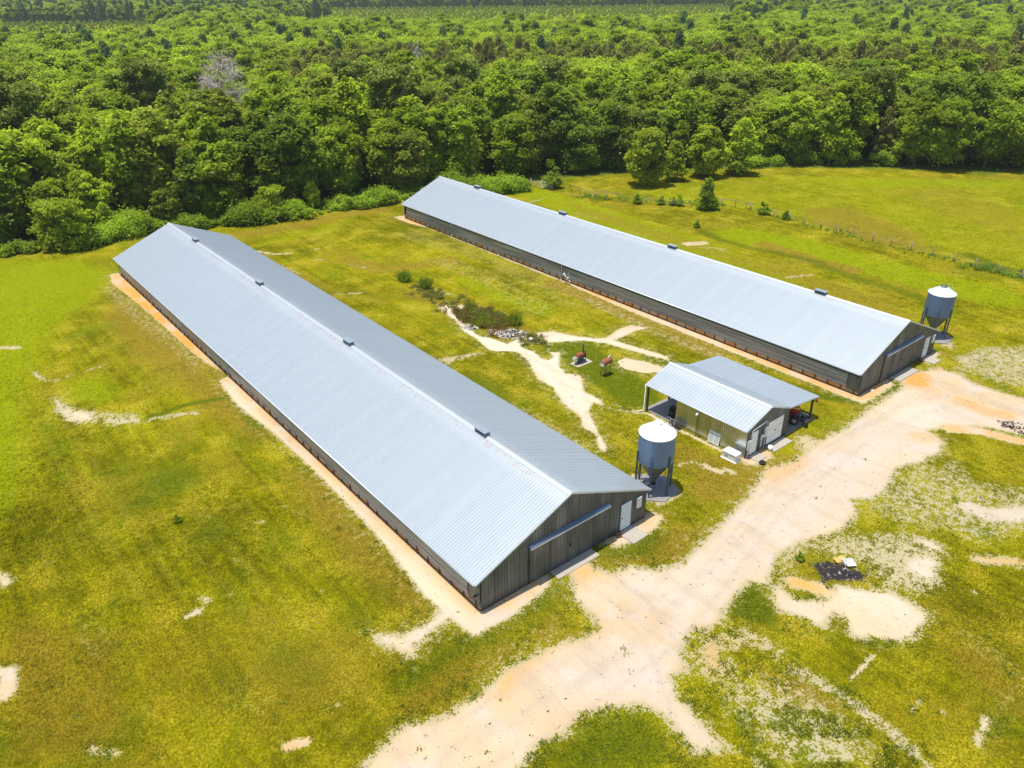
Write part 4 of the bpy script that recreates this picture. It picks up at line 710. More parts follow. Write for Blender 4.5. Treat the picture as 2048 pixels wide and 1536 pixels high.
m=MB(); m.box(2.55,4.5,-.055,-.025,.2,2.1); m.box(2.55,4.5,-.062,-.055,.78,.80,1); m.box(2.55,4.5,-.062,-.055,1.44,1.46,1); m.box(3.5,3.56,-.085,-.055,1.05,1.2,2); m.build('garage_door',[MAT['white'],MAT['fascia'],MAT['dark']],sh,bevel=.004)
m=MB(); m.box(.03,.30,-.2,-.03,.75,1.55); m.box(.07,.26,-.225,-.2,.85,1.2,0); m.tube([(.16,-.1,.75),(.16,-.1,.0)],.03,8); m.build('meter_box',MAT['cream'],sh,bevel=.01)
m=MB(); m.box(1.98,2.3,-.2,-.03,1.1,1.95); m.tube([(2.2,-.1,1.1),(2.2,-.1,0)],.03,8); m.build('breaker_cabinet',MAT['trim'],sh,bevel=.01)
m=MB(); m.lathe([(0,-.26),(.09,-.26),(.1,-.12),(.1,-.03)],(1.72,0,1.38),16,axis='Y'); m.box(1.62,1.82,-.12,-.03,1.0,1.3); m.tube([(1.72,-.1,1.0),(1.72,-.1,0)],.03,8); m.tube([(1.85,-.1,.0),(1.85,-.1,1.15)],.02,8); m.build('electric_meter',MAT['silver'],sh)
m=MB(); m.tube([(.42,-.1,1.5),(.42,-.1,2.15),(.55,-.1,2.25),(2.1,-.1,2.45),(2.25,-.1,2.38),(2.25,-.1,1.95)],.028,8); m.build('conduit',MAT['pvc'],sh)
m=MB(); m.tube([(-.09,4.45,0),(-.09,4.45,1.9)],.025,8); m.obox((-.28,4.35,1.98),.42,.14,.12,.3,1); m.build('wall_lamp',[MAT['rust'],MAT['white']],sh)
pm=None
for x,y,h in ((-.12,sL-.25,2.32),(sw/2,sL-.25,3.3),(sw,sL-.25,2.3),(sxr-.55,sL-.25,1.93),(sxr-.55,5.0,1.93),(sxr-.55,.12,1.93)):
    m=MB(); m.box(-.07,.07,-.07,.07,-.2,h); m.build('post',MAT['darkwood'],sh,(x,y,0))
m=MB(); m.tube([(-.3,sL-.05,2.33),(-.32,sL-.12,2.2),(-.32,sL-.12,.08),(-.75,sL+.1,.04)],.05,8); m.build('downspout',MAT['pvc'],sh)
m=MB(); m.box(-.15,-.05,sLb,sL-.05,2.2,2.34); m.box(-.1,sw,sL-.2,sL-.1,2.2,2.34); m.box(sxr-.6,sxr-.5,0,sL-.05,1.72,1.88); m.box(sw,sxr-.5,sL-.2,sL-.1,1.75,1.87); m.build('beam',MAT['darkwood'],sh)
m=MB(); m.obox((8.95,-.12,1.75),.3,.14,.2,.2,0); m.tube([(8.85,-.1,1.7),(9.15,-.16,1.55)],.03,6); m.build('red_bracket',MAT['red'],sh)
def pad(name,x0,x1,y0,y1,mat,label):
    o=slab_thing(name,x0,x1,y0,y1,-.3,.035,mat,label,'concrete slab'); return o
pad('concrete_slab',24.15,29.7,6.75,9.85,'slab','oil-stained slab under the open left bay at the back of the shed')
pad('concrete_slab',29.62,33.35,.05,9.8,'slab','shaded slab under the lean-to where the tractor stands')
slab_thing('concrete_step',24.65,25.75,-.85,.05,-.2,.05,'concrete','small concrete step before the narrow white door of the shed','step')
slab_thing('concrete_apron',26.75,29.1,-.8,.05,-.2,.05,'concrete','concrete apron before the wide white door of the shed','concrete apron')
# generator
g=empty('generator',(23.55,.72,0),'white standby generator cabinet on a pad at the near left corner of the shed','generator',.04)
m=MB(); m.box(-.42,.42,-.66,.66,-.1,.06); m.build('pad',MAT['cream'],g,bevel=.01); m=MB(); m.box(-.33,.33,-.56,.56,.062,.60); m.box(-.335,-.33,.1,.35,.2,.4,1); m.box(-.336,-.33,-.35,-.05,.44,.47,1); m.build('cabinet',[MAT['cream'],MAT['fascia']],g,bevel=.02)
m=MB(); m.add([(-.36,-.6,.60),(.36,-.6,.60),(.36,.6,.60),(-.36,.6,.60),(-.30,-.52,.70),(.30,-.52,.70),(.30,.52,.70),(-.30,.52,.70)],[(0,1,5,4),(1,2,6,5),(2,3,7,6),(3,0,4,7),(4,5,6,7)]); m.build('lid',MAT['white'],g,bevel=.02)
m=MB(); m.box(-.035,.035,-.5,.5,0,.98); m.box(-.042,-.035,-.42,-.04,.1,.88,1); m.box(-.042,-.035,.04,.42,.1,.88,1); tag(m.build('window_panel',[MAT['white'],MAT['trim']],None,(24.16,2.85,.03),(0,R(8),0.01),.006),'white panelled sash leaning on the long left wall of the shed','panel')
m=MB(); m.lathe([(0,.04),(.14,.04),(.16,.30),(.175,.32),(.14,.0),(0,0)],n=20); tag(m.build('bucket',MAT['white'],None,(26.75,-.42,.03)),'white bucket by the meter pipes in front of the shed','bucket')
def tyre(name,loc,rot,Rr,w,label):
    root=empty(name,loc,label,'tyre'); m=MB(); m.lathe([(Rr*.58,-w/2),(Rr*.9,-w/2),(Rr,-w*.3),(Rr,w*.3),(Rr*.9,w/2),(Rr*.58,w/2),(Rr*.58,-w/2)],n=26); m.build('tread',MAT['tyre'],root,rot=rot); return root
tyre('old_tyre',(24.75,-1.15,.1),(0,0,0),.24,.17,'small dark tyre lying flat on the soil by the shed step')
# tractor under the lean-to
tr=empty('tractor',(31.3,1.55,.04),'red tractor with a yellow hood parked under the lean-to of the shed','tractor',R(-62))
m=MB(); m.box(-.9,.9,-.18,.18,.45,.8); m.obox((.55,0,1.0),1.2,.5,.5); m.obox((-.65,0,.95),.6,.95,.12,0,0); m.obox((-.65,.46,.85),.8,.1,.4); m.obox((-.65,-.46,.85),.8,.1,.4); m.build('body',MAT['red'],tr,bevel=.03)
m=MB(); m.obox((.55,0,1.3),1.15,.46,.12); m.obox((-.45,0,1.25),.1,.5,.5); m.build('hood',MAT['yellow'],tr,bevel=.03)
m=MB(); m.obox((-.7,0,1.12),.42,.45,.1); m.obox((-.9,0,1.35),.1,.45,.4); m.tube([(-.2,0,1.2),(-.35,0,1.45)],.02,6); m.lathe([(.17,-.01),(.19,0),(.17,.01)],(-.36,0,1.46),18); m.build('seat',MAT['tyre'],tr,bevel=.02)
for x,y,r_,w in ((-.75,.66,.55,.3),(-.75,-.66,.55,.3),(.85,.52,.34,.2),(.85,-.52,.34,.2)):
    m=MB(); m.lathe([(r_*.55,-w/2),(r_*.92,-w/2),(r_,-w*.3),(r_,w*.3),(r_*.92,w/2),(r_*.55,w/2)],axis='Y',n=26); m.lathe([(0,-w*.3),(r_*.56,-w*.35),(r_*.56,w*.35),(0,w*.3)],axis='Y',n=18,m=1); m.build('wheel',[MAT['tyre'],MAT['tan']],tr,(x,y,r_))
m=MB()
for y in (-.35,.35): m.tube([(.1,y,1.05),(1.1,y,.85),(1.6,y,.3)],.045,6)
m.obox((1.75,0,.25),.25,1.3,.4,0,0); m.build('loader',MAT['dark'],tr)
fr=empty('trailer_frame',(32.45,1.15,.04),'tan frame with a pale rail at the open corner of the lean-to','frame',R(-80))
m=MB(); m.tube([(-.9,0,.55),(.95,0,.55)],.03,6); m.tube([(.95,0,.55),(.95,0,.05)],.035,6); m.build('rail',MAT['cream'],fr); m=MB()
for k in range(5): m.box(-.8+k*.34,-.74+k*.34,-.28,-.02,.05,.42)
m.box(-.9,.9,-.3,-.25,.3,.36); m.box(-.9,.9,-.3,-.25,.02,.08); m.build('rack',MAT['dark'],fr)
# clutter in the left bay
m=MB()
for k in range(16):
    a=rng.uniform(0,6.28); m.obox((rng.normal(0,.25),rng.normal(0,.2),.04+.05*rng.random()),rng.uniform(.1,.4),rng.uniform(.08,.3),rng.uniform(.04,.12),a)
tag(m.build('black_tarp',MAT['tyre'],None,(24.95,7.6,.04)),'crumpled black tarp on the slab in the left bay of the shed','tarp')
m=MB(); m.box(-.25,.25,-.2,.2,0,.35); m.box(-.2,.2,-.15,.15,.35,.42); m.tube([(-.2,0,.4),(0,0,.55),(.2,0,.4)],.015,6); tag(m.build('toolbox',MAT['dark'],None,(25.6,8.1,.04),(0,0,.3),.02),'dark toolbox in the left bay against the shed rear wall','toolbox')
m=MB(); m.box(-.22,.22,-.5,.5,.28,.34); 
for sx in (-1,1):
    for sy in (-1,1): m.box(sx*.18-.02,sx*.18+.02,sy*.44-.02,sy*.44+.02,0,.28)
m.tube([(-.2,-.3,.34),(-.2,-.3,.7),(.1,-.1,.95)],.02,6); m.tube([(-.15,.4,.34),(-.1,.42,.6)],.05,6); tag(m.build('pump_stand',MAT['dark'],None,(23.85,6.3,0),(0,0,.1)),'small dark pump stand with pipes outside the left bay of the shed','pump')
# ---------------------------------------------------------------- smoker, drum, gas meter and the like
hz=H(26.3,19.7)
slab_thing('concrete_pad',25.4,27.3,19.1,20.2,hz-.2,hz+.06,'concrete','pale concrete pad under the smoker in the grass','concrete pad')
sm=empty('smoker_grill',(26.3,19.75,hz+.06),'rusty barrel smoker with a tall black chimney standing on its pad','smoker',.02)
m=MB(); m.lathe([(0,-.52),(.24,-.5),(.25,-.5),(.25,-.17),(.257,-.17),(.257,-.13),(.25,-.13),(.25,.17),(.257,.17),(.257,.13),(.25,.5),(0,.52)],(0,0,.75),24,axis='X'); m.build('barrel',MAT['rust'],sm)
m=MB(); m.tube([(.32,.02,.95),(.32,.02,1.75)],.06,12); m.build('chimney',MAT['dark'],sm); m=MB(); m.box(-.85,-.5,-.2,.2,.35,.7); m.box(-.8,-.55,-.26,-.2,.4,.5); m.build('firebox',MAT['silver'],sm,bevel=.02)
for x in (-.45,.45):
    for y in (-.2,.2): m=MB(); m.box(-.025,.025,-.025,.025,0,.62); m.build('leg',MAT['dark'],sm,(x,y,0))
m=MB(); m.box(-.48,.48,-.24,.24,.18,.22); m.box(-.52,.52,-.34,-.22,.55,.59); m.tube([(-.3,-.2,.95),(-.3,-.2,1.1)],.015,6); m.build('shelf',MAT['dark'],sm)
hz=H(26.6,16.5)
fd=empty('fuel_drum',(26.25,16.45,hz),'rust-red fuel drum with a pale end, lying on a tall braced stand in the grass','fuel drum',.08)
m=MB(); m.lathe([(.28,-.55),(.285,-.53),(.275,-.5),(.28,-.2),(.287,-.18),(.28,-.16),(.28,.16),(.287,.18),(.28,.2),(.28,.55),(0,.56)],(0,0,1.32),28,axis='X'); m.lathe([(0,-.535),(.27,-.535),(.28,-.55)],(0,0,1.32),28,axis='X',m=1); m.build('drum',[MAT['rust'],MAT['rustend']],fd)
for x in (-.4,.4):
    for y in (-.27,.27): m=MB(); m.tube([(x,y,0),(x*.9,y*.7,1.12)],.025,6); m.build('leg',MAT['dark'],fd)
m=MB()
for y in (-.25,.25): m.tube([(-.4,y,.1),(.36,y*.8,.95)],.015,5); m.tube([(.4,y,.1),(-.36,y*.8,.95)],.015,5)
m.tube([(-.4,-.25,.12),(-.37,.2,.95)],.015,5); m.build('brace',MAT['dark'],fd); m=MB(); m.box(.3,.42,-.06,.06,1.6,1.75); m.tube([(.36,0,1.7),(.5,-.1,1.85)],.02,6); m.tube([(.36,0,1.75),(.36,0,1.98)],.012,6,1); m.build('pump',[MAT['white'],MAT['dark']],fd)
gm=empty('gas_meter',(39.75,36.3,-.49),'silver gas meter and regulator pipes at the side of the far poultry house','gas meter',R(90))
m=MB(); m.tube([(0,0,-.1),(0,0,.75),(.3,0,.95),(.5,0,.95)],.045,8); m.tube([(0,0,.75),(-.35,0,.85),(-.45,0,.85)],.035,8); m.tube([(-.2,0,.82),(-.25,0,1.55)],.02,6); m.tube([(-.1,0,.5),(-.55,0,.45),(-.55,0,.2)],.04,8); m.build('pipe',MAT['silver'],gm)
m=MB(); m.lathe([(0,-.12),(.16,-.1),(.2,0),(.16,.1),(0,.12)],(.5,0,1.0),16,axis='Y'); m.build('regulator',MAT['silver'],gm); m=MB(); m.box(-.3,-.05,-.12,.12,.55,.85); m.build('meter',MAT['trim'],gm,bevel=.03)
hz=H(25.98,26.46); m=MB(); m.lathe([(0,.0),(.16,0),(.19,.26)],n=20,m=1); m.lathe([(.19,.26),(.20,.27),(.2,.36),(0,.40)],n=20); tag(m.build('plastic_drum',[MAT['white'],MAT['blue']],None,(25.98,26.46,hz)),'small blue drum with a white lid beside the bare track','drum')
# debris
def rubble(name,loc,rad,n,mats,label,cat,szr=(.08,.28),flat=.35):
    m=MB()
    for k in range(n):
        a=rng.uniform(0,6.28); rr_=rad*math.sqrt(rng.random()); z_=max(0,(1-rr_/rad))*flat*rng.random()
        s_=rng.uniform(*szr); m.obox((math.cos(a)*rr_,math.sin(a)*rr_*.7,z_+s_*.12),s_,s_*rng.uniform(.4,.9),s_*rng.uniform(.2,.5),a*3,rng.integers(0,len(mats)),rng.normal(0,.4),rng.normal(0,.4))
    return tag(m.build(name,[MAT[k] for k in mats],None,loc,(0,0,-.9),.008),label,cat)
rubble('rubble_pile',(25.6,29.0,H(25.6,29.)),1.7,520,['rock','rock','fascia','darkwood'],'heap of pale broken rubble at the near foot of the weedy mound','rubble heap',(.07,.26),.6)
rubble('rubble_pile',(24.6,30.2,H(24.6,30.2)),1.0,120,['redrock','rock','darkwood'],'low reddish-brown rubble heap left of the pale one','rubble heap')
rubble('rubble_pile',(23.3,33.,H(23.3,33.)),.9,80,['rock','fascia'],'grey rubble patch at the left side of the weedy mound','rubble heap')
rubble('ash_heap',(18.7,-11.4,0),1.3,55,['dark','darkwood','dark','fascia','concrete'],'burnt black ash and scraps of a bonfire on the bare ground','ash heap',(.03,.11),.08)
rubble('scrap_heap',(45.4,-10.2,-.5),1.0,60,['darkwood','fascia','darkwood','fascia'],'dark brush and scrap heap at the right edge of the gravel yard','scrap heap',(.05,.22),.25)
m=MB(); m.box(-.28,.28,-.2,.2,0,.02); m.box(-.28,-.26,-.2,.2,.02,.2); m.box(.26,.28,-.2,.2,.02,.2); m.box(-.26,.26,-.2,-.18,.02,.2); m.box(-.26,.26,.18,.2,.02,.2); m.obox((0,-.3,.22),.55,.22,.015,0,0,.25)
tag(m.build('open_box',MAT['white'],None,(19.55,-10.95,.04),(.08,0,-.55)),'white open carton on the burnt ash','box')
m=MB(); m.obox((0,0,.1),.5,.4,.02,0,0,.2,.25); m.obox((.3,.1,.12),.35,.4,.02,.1,0,-.2,-.2); m.obox((.05,-.19,.05),.45,.02,.12,0); tag(m.build('cardboard_box',MAT['card'],None,(19.25,-10.45,.02),(0,0,-.4)),'flattened orange-brown cardboard box behind the white carton','box')
# ---------------------------------------------------------------- fences and gate
def fence(name,pts,label,hh=1.15,rails=False,tall=None):
    x0,y0=pts[0]; root=empty(name,(x0,y0,H(x0,y0)),label,'fence'); z0=H(x0,y0); pm=None
    for i,(x,y) in enumerate(pts):
        m=MB(); h=hh+.15*rng.random(); m.tube([(0,0,-.2),(rng.normal(0,.03),rng.normal(0,.03),h)],.055,7); m.build('post',MAT['wood'],root,(x-x0,y-y0,H(x,y)-z0))
    m=MB()
    for zz in ((hh-.1,) if rails else (.35,.65,.95)):
        m.tube([(x-x0,y-y0,H(x,y)-z0+zz) for x,y in pts],.04 if rails else .008,5)
    m.build('rail' if rails else 'wire',MAT['wood'] if rails else MAT['hood'],root); return root
fence('wire_fence',[(84.6,44.),(84.48,42.93),(84.1,38.56),(83.95,35.83),(83.85,33.23),(84.0,30.76),(84.1,28.31),(84.2,25.84),(84.2,22.88),(84.2,20.29),(84.18,17.5),(84.05,14.66),(83.8,11.75),(83.7,9.22),(83.7,6.42),(83.7,3.77),(83.6,0.5),(83.5,-3),(83.4,-6.5)],'long post and wire fence between the mown strip and the pasture on the right')
fence('wire_fence',[(71.68,69.98),(71.6,67.82),(71.3,66.3),(71.3,64.84),(71.52,63.19)],'short wire fence run just past the metal gate')
fence('rail_fence',[(71.5,64.2),(71.9,62.),(73.3,60.3)],'wooden brace of three posts and one rail near the gate, seen past the far roof',rails=True,hh=1.35)
fence('rail_fence',[(83.2,47.5),(84.0,45.6),(84.4,43.2)],'wooden brace with a top rail right of the dark conical shrub',rails=True,hh=1.2)
fence('wire_fence',[(73.6,60.2),(75.2,56.2),(77.,52.6),(79,50.2),(83,47.7)],'wire fence run through the weeds beside the dark conical shrub',hh=1.0)
gt=empty('metal_gate',(68.1,76.3,H(68,76)),'tubular metal farm gate standing by the wood edge behind the far poultry house','gate',math.atan2(-3.7,1.6))
m=MB()
for k in range(6): m.tube([(0,0,.25+k*.2),(3.9,0,.25+k*.2)],.03,6)
for x in (0,1.9,3.9): m.tube([(x,0,.2),(x,0,1.3)],.03,6)
m.build('gate_bars',MAT['silver'],gt)
for x in (-.15,4.05): m=MB(); m.tube([(x,0,-.2),(x,0,1.6)],.08,8); m.build('post',MAT['wood'],gt)
fh=empty('farm_house',(138,812,0),'tiny white-roofed farmhouse in a clearing beyond the woods, far left','house',.4)
m=MB(); m.box(-9,9,-5,5,0,6); m.build('wall',MAT['cream'],fh); m=MB(); m.add([(-10,-6,5.8),(10,-6,5.8),(10,6,5.8),(-10,6,5.8),(-10,0,11),(10,0,11)],[(0,1,5,4),(2,3,4,5),(0,4,3),(1,2,5)]); m.build('roof',MAT['oldroof'],fh)
m=MB(); [m.box(x-.7,x+.7,-5.05,-5.0,2,4) for x in (-6,-2,3,7)]; m.build('window',MAT['dark'],fh)
# ---------------------------------------------------------------- plants
def unit(n): v=rng.normal(size=(n,3)); return v/np.linalg.norm(v,axis=1)[:,None]
def leaf_quads(c,nrm,size,aspect=.6):
    n=len(c); a=np.cross(nrm,unit(n)); a/=np.linalg.norm(a,axis=1)[:,None]+1e-9; b=np.cross(nrm,a); s=size[:,None]
    droop=nrm*s*.25
    return np.stack([c-a*s,c-b*s*aspect+droop,c+a*s,c+b*s*aspect+droop],1)
def lobes_to_leaves(L,leaf,dens,out=.65,up=.6,inner=.25,fuzz=.65):
    "L: (n,4+) lobe centre, radius (+ z squash)"
    C=[];Nn=[];T=[]
    for x,y,z,r,sq in L:
        n=int(dens*r*r); d=unit(n); d[:,2]=np.where(d[:,2]<-.35,-d[:,2],d[:,2])
        rad=r*np.where(rng.random(n)<inner,rng.uniform(.35,.85,n),rng.uniform(.78,1.28,n))
        ga=rng.normal(size=(n,3))*r*.62; sel=(rng.random(n)<fuzz)[:,None]
        C.append(np.array([x,y,z])+np.where(sel,ga,d*rad[:,None])*np.array([1,1,sq])); Nn.append(d*out+unit(n)*.8+np.array([0,0,up])); T.append(np.clip(rng.uniform(-.15,.6)+rng.random(n)**1.3*.9,0,1))
    C=np.concatenate(C);Nn=np.concatenate(Nn);T=np.concatenate(T); Nn/=np.linalg.norm(Nn,axis=1)[:,None]
    return leaf_quads(C,Nn,leaf*rng.uniform(.6,1.3,len(C))),T
def crown_broad(name,Hh,Rr,leaf,dens,shape='round',low=.25,nl=26,mat='mid',fuzz=.65):
    L=[]; zc=Hh*(low+1)/2; hz=Hh*(1-low)/2
    for i in range(nl):
        t=(i+.5)/nl; zz=-1+2*t; prof={'round':math.sqrt(max(0,1-zz*zz)),'cone':max(.06,(1-zz)/2)**.75*(1 if zz>-.8 else .85),'tall':(1-abs(zz)**2.6)*.75,'egg':max(.05,math.sqrt(max(0,1-zz*zz))*(1-.28*zz)),'wide':math.sqrt(max(0,1-zz*zz))*1.05}[shape]
        a=i*2.4+rng.normal(0,.3); rr_=Rr*prof*rng.uniform(.35,.92); r=Rr*rng.uniform(.14,.36)*(1.1-.3*t)
        L.append((math.cos(a)*rr_,math.sin(a)*rr_,zc+hz*zz*.86+rng.normal(0,.3),r,rng.uniform(.45,.95)))
    V,T=lobes_to_leaves(L,leaf,dens,fuzz=fuzz); V[...,2]=np.maximum(V[...,2],.1); return quads_mesh(name,V,LEAF[mat],T),L
def crown_pine(name,Hh,Rr,leaf,dens,low=.45,mat='pine',dense=False):
    L=[]; n=30 if not dense else 34
    for i in range(n):
        t=(i+.5)/n; z_=Hh*(low+(1-low)*t); pr=(1-t)**.7 if dense else math.sin(math.pi*min(1,.25+.75*(1-t)))*.9+.15
        a=i*2.4+rng.normal(0,.4); rr_=Rr*pr*rng.uniform(.5,.95); r=(.75 if not dense else .6)*Rr*.38*rng.uniform(.7,1.2)
        L.append((math.cos(a)*rr_,math.sin(a)*rr_,z_,r,.5 if not dense else 1.1))
    V,T=lobes_to_leaves(L,leaf,dens,.5,.4); return quads_mesh(name,V,LEAF[mat],T),L
def trunk_mesh(name,Hh,r,L,mat='bark',n=7):
    m=MB(); top=Hh*.8; m.tube([(0,0,-.3),(.1,0,Hh*.25),(.05,.1,Hh*.5),(0,0,top)],r,7,0,r*.3)
    for i in rng.choice(len(L),min(n,len(L)),replace=False):
        x,y,z_,rr_,_=L[i]; z0=min(max(z_-rr_*1.2-1,Hh*.15),top*.9); m.tube([(0,0,z0),(x*.5,y*.5,(z0+z_)/2+.2),(x,y,z_)],r*.35,5,0,r*.08)
    me=bpy.data.meshes.new(name); me.from_pydata(m.v,[],m.f); me.materials.append(MAT[mat]); me.update(); return me
KINDS={}
def kind(key,cm,tm): KINDS.setdefault(key,[]).append((cm,tm))
for i in range(7):
    Hh=rng.uniform(11.5,15); Rr=rng.uniform(3.6,4.8); c,L=crown_broad('crown',Hh,Rr,.36,300,'round' if i%2 else 'wide',.02 if i%3 else .12,52); kind('broad',c,trunk_mesh('trunk',Hh,.22,L))
for i in range(3):
    Hh=rng.uniform(13,16.5); c,L=crown_broad('crown',Hh,3.3,.36,300,'tall',.1,54); kind('broad',c,trunk_mesh('trunk',Hh,.2,L))
for i in range(2):
    c,L=crown_pine('crown',17,3.6,.30,520,.5); kind('pine',c,trunk_mesh('trunk',17,.2,L,n=18))
for i in range(3):
    c,L=crown_pine('crown',12,2.3,.27,620,.12,'cedar',True); kind('cedar',c,trunk_mesh('trunk',12,.15,L,n=3))
for i in range(2):
    c,L=crown_broad('crown',8.6,3.0,.30,430,'cone' if i else 'egg',.08,60,'young',.3); kind('young',c,trunk_mesh('trunk',8.6,.15,L,n=5))
c,L=crown_broad('crown',4.3,1.5,.17,1100,'cone',.02,44,'dark'); kind('shrub',c,trunk_mesh('trunk',4.2,.06,L,n=3))
c,L=crown_broad('crown',1.6,.9,.13,1100,'round',.0,14,'mid'); kind('bushlet',c,None)
c,L=crown_broad('crown',6.,3.,.24,500,'wide',.0,26,'bramble'); kind('bush',c,trunk_mesh('trunk',5,.1,L,n=3))
def plant(name,key,i,x,y,scale,rz,mat,label,cat,group=None,sz=None):
    cm,tm=KINDS[key][i%len(KINDS[key])]; o=bpy.data.objects.new(name,None); COL.objects.link(o); o.location=(x,y,H(x,y)); o.rotation_euler=(0,0,rz); o.scale=(scale,scale,sz or scale); tag(o,label,cat,group)
    c=link('crown',cm,o)
    if mat: c.material_slots[0].link='OBJECT'; c.material_slots[0].material=LEAF[mat]
    if tm: link('trunk',tm,o)
    return o
# four young trees, the conical shrub and small bushes of the pasture
plant('young_tree','young',0,84.2,64.6,1.12,0,'young','leftmost and yellowest of the four lone young trees at the pasture edge, with drooping branches','tree')
plant('young_tree','young',1,90.6,63.8,.78,1,'young','smallest and thinnest of the four lone young trees at the pasture edge','tree')
plant('young_tree','young',0,96.6,61.9,.98,2,'young','third of the four lone young trees from the left, round and dense','tree',sz=1.05)
plant('young_tree','young',1,103.2,59.4,1.12,3.3,'bright','rightmost and tallest of the four lone young trees at the pasture edge','tree')
plant('conical_shrub','shrub',0,79.6,47.9,1.12,0,'dark','dark green conical shrub standing alone by the fence beyond the far poultry house','shrub')
for k,(x,y,s,l) in enumerate([(74.2,57.2,.9,'small dark bush alone in the weeds right of the wooden brace'),(76.6,54.4,.8,'left one of the three low bushes by the fence'),(77.6,52.9,.7,'middle one of the three low bushes by the fence'),(78.3,52.,.9,'right one of the three low bushes by the fence'),(84.2,40.4,1.1,'low leafy bush at the right end of the wooden brace near the conical shrub'),(84.3,36.6,.8,'small bush at the fence post right of the wooden brace'),(71.,42.6,.6,'tiny bush in the swale between the far poultry house and the fence'),(70.6,73.5,1.9,'leafy sapling in front of the metal gate'),(17.6,-8.9,.32,'small dark weed clump on the soil behind the burnt heap'),(-10.5,19.5,.3,'tiny dark weed in the lawn left of the front poultry house')]):
    plant('small_bush','bushlet',0,x,y,s,k*1.3,'bramble' if k in (4,7) else 'mid',l,'bush')
plant('large_bush','bush',0,-2.2,87.6,1.15,0,'bright','large rounded bush at the wood edge left of the front poultry house','bush')
plant('large_bush','bush',0,24.5,84.2,.8,2,'bright','bright bush at the wood edge between the two poultry houses','bush')
plant('large_bush','bush',0,12,91.5,.9,4,'olive','leafy bush at the wood edge just behind the ridge of the front poultry house','bush')
for k,(x,y,s,sz_,l) in enumerate([(17.2,88.5,.42,.5,'slender sapling in the brambles behind the front poultry house'),(3.5,91.,.45,.5,'slender sapling in the brambles left of the front roof peak'),(31,84.,.36,.5,'slender bright sapling at the bramble edge between the two houses')]): plant('sapling','young',k,x,y,s,k,'bright',l,'tree',sz=sz_)
# dead trees
def dead_tree(x,y,Hh,spread,label,twigs):
    o=bpy.data.objects.new('dead_tree',None); COL.objects.link(o); o.location=(x,y,0); tag(o,label,'dead tree')
    m=MB(); m.tube([(0,0,0),(.2,0,Hh*.4),(-.1,.2,Hh*.7),(.1,0,Hh)],.28,8,0,.07); m.build('trunk',MAT['deadwood'],o); m=MB()
    for i in range(22):
        z0=Hh*rng.uniform(.5,.95); a=i*2.4; d=spread*rng.uniform(.6,1.1)*(1.45-z0/Hh); p=Vector((math.cos(a)*d,math.sin(a)*d,z0+rng.uniform(.5,2.2))); mid=Vector((p.x*.5,p.y*.5,z0+.2+rng.normal(0,.3)))
        m.tube([(0,0,z0),mid,p],.09,5,0,.03)
        for j in range(twigs):
            s_=mid.lerp(p,rng.uniform(.2,1)); q_=s_+Vector(tuple(rng.normal(0,.9,3)))+Vector((0,0,.35)); m.tube([s_,q_],.035,3,0,.02,cap=False)
            for _ in range(3): q2=q_+Vector(tuple(rng.normal(0,.45,3))); m.tube([s_.lerp(q_,.6),q2],.025,3,0,.012,cap=False)
    m.build('branch',MAT['deadwood'],o); return o
dead_tree(33.5,122.,18,5.2,'leafless grey-brown dead tree rising from the woods behind the front poultry house',16)
dead_tree(96.,155.,15,2.0,'thin pale dead snag among the brownish conifers behind the far poultry house',3)
# the woods: nearest trees as things
cx,cy=CAM[0],CAM[1]; fh_=np.array([math.sin(YAW),math.cos(YAW)]); rh=np.array([math.cos(YAW),-math.sin(YAW)])
def jgrid(sp,x0,x1,y0,y1):
    gx,gy=np.meshgrid(np.arange(x0,x1,sp),np.arange(y0,y1,sp)); gx=gx+sp*.5*(np.arange(gx.shape[0])%2)[:,None]; p=np.stack([gx.ravel(),gy.ravel()],1); return p+rng.uniform(-.33,.33,p.shape)*sp
P=jgrid(5.2,-70,330,-20,420)
P=P[P[:,1]>edge_y(P[:,0])+1.8+rng.uniform(0,1.5,len(P))]
for (ax,ay),(bx2,by2),w_ in (((33.5,122),(29,112),4.5),((23.5,134),(20,124),4.5),((96,155),(88,145),3.5),((84,66),(103,61),7.)):
    e_=np.array([bx2-ax,by2-ay]); t_=np.clip(((P-[ax,ay])@e_)/(e_@e_),0,1); P=P[np.hypot(*(P-[ax,ay]-t_[:,None]*e_).T)>w_]
def view(P):
    d=P-np.array([cx,cy]); f=d@fh_; s=d@rh; return f,s,np.hypot(f,s)
f,s,dist=view(P); keep=(f>20)&(np.abs(s)<f*.74+9); P=P[keep]; f,s,dist=f[keep],s[keep],dist[keep]
o_=np.argsort(dist); P,f,s,dist=P[o_],f[o_],s[o_],dist[o_]
cols=['at far left','left of the front roof peak','behind the front roof peak','between both poultry houses','behind the far roof peak','behind the lone young trees','behind the left pasture half','behind the right pasture half']
tn={'mid':'mid green','dark':'dark green','olive':'olive green','bright':'bright green','pine':'dark green','cedar':'brownish green'}
def row_of(i,P):
    e=P[i,1]-edge_y(P[i,0]); return 'in the front row' if e<8 else ('in the second ranks' if e<22 else 'deep in the wood')
NT=295; special={}
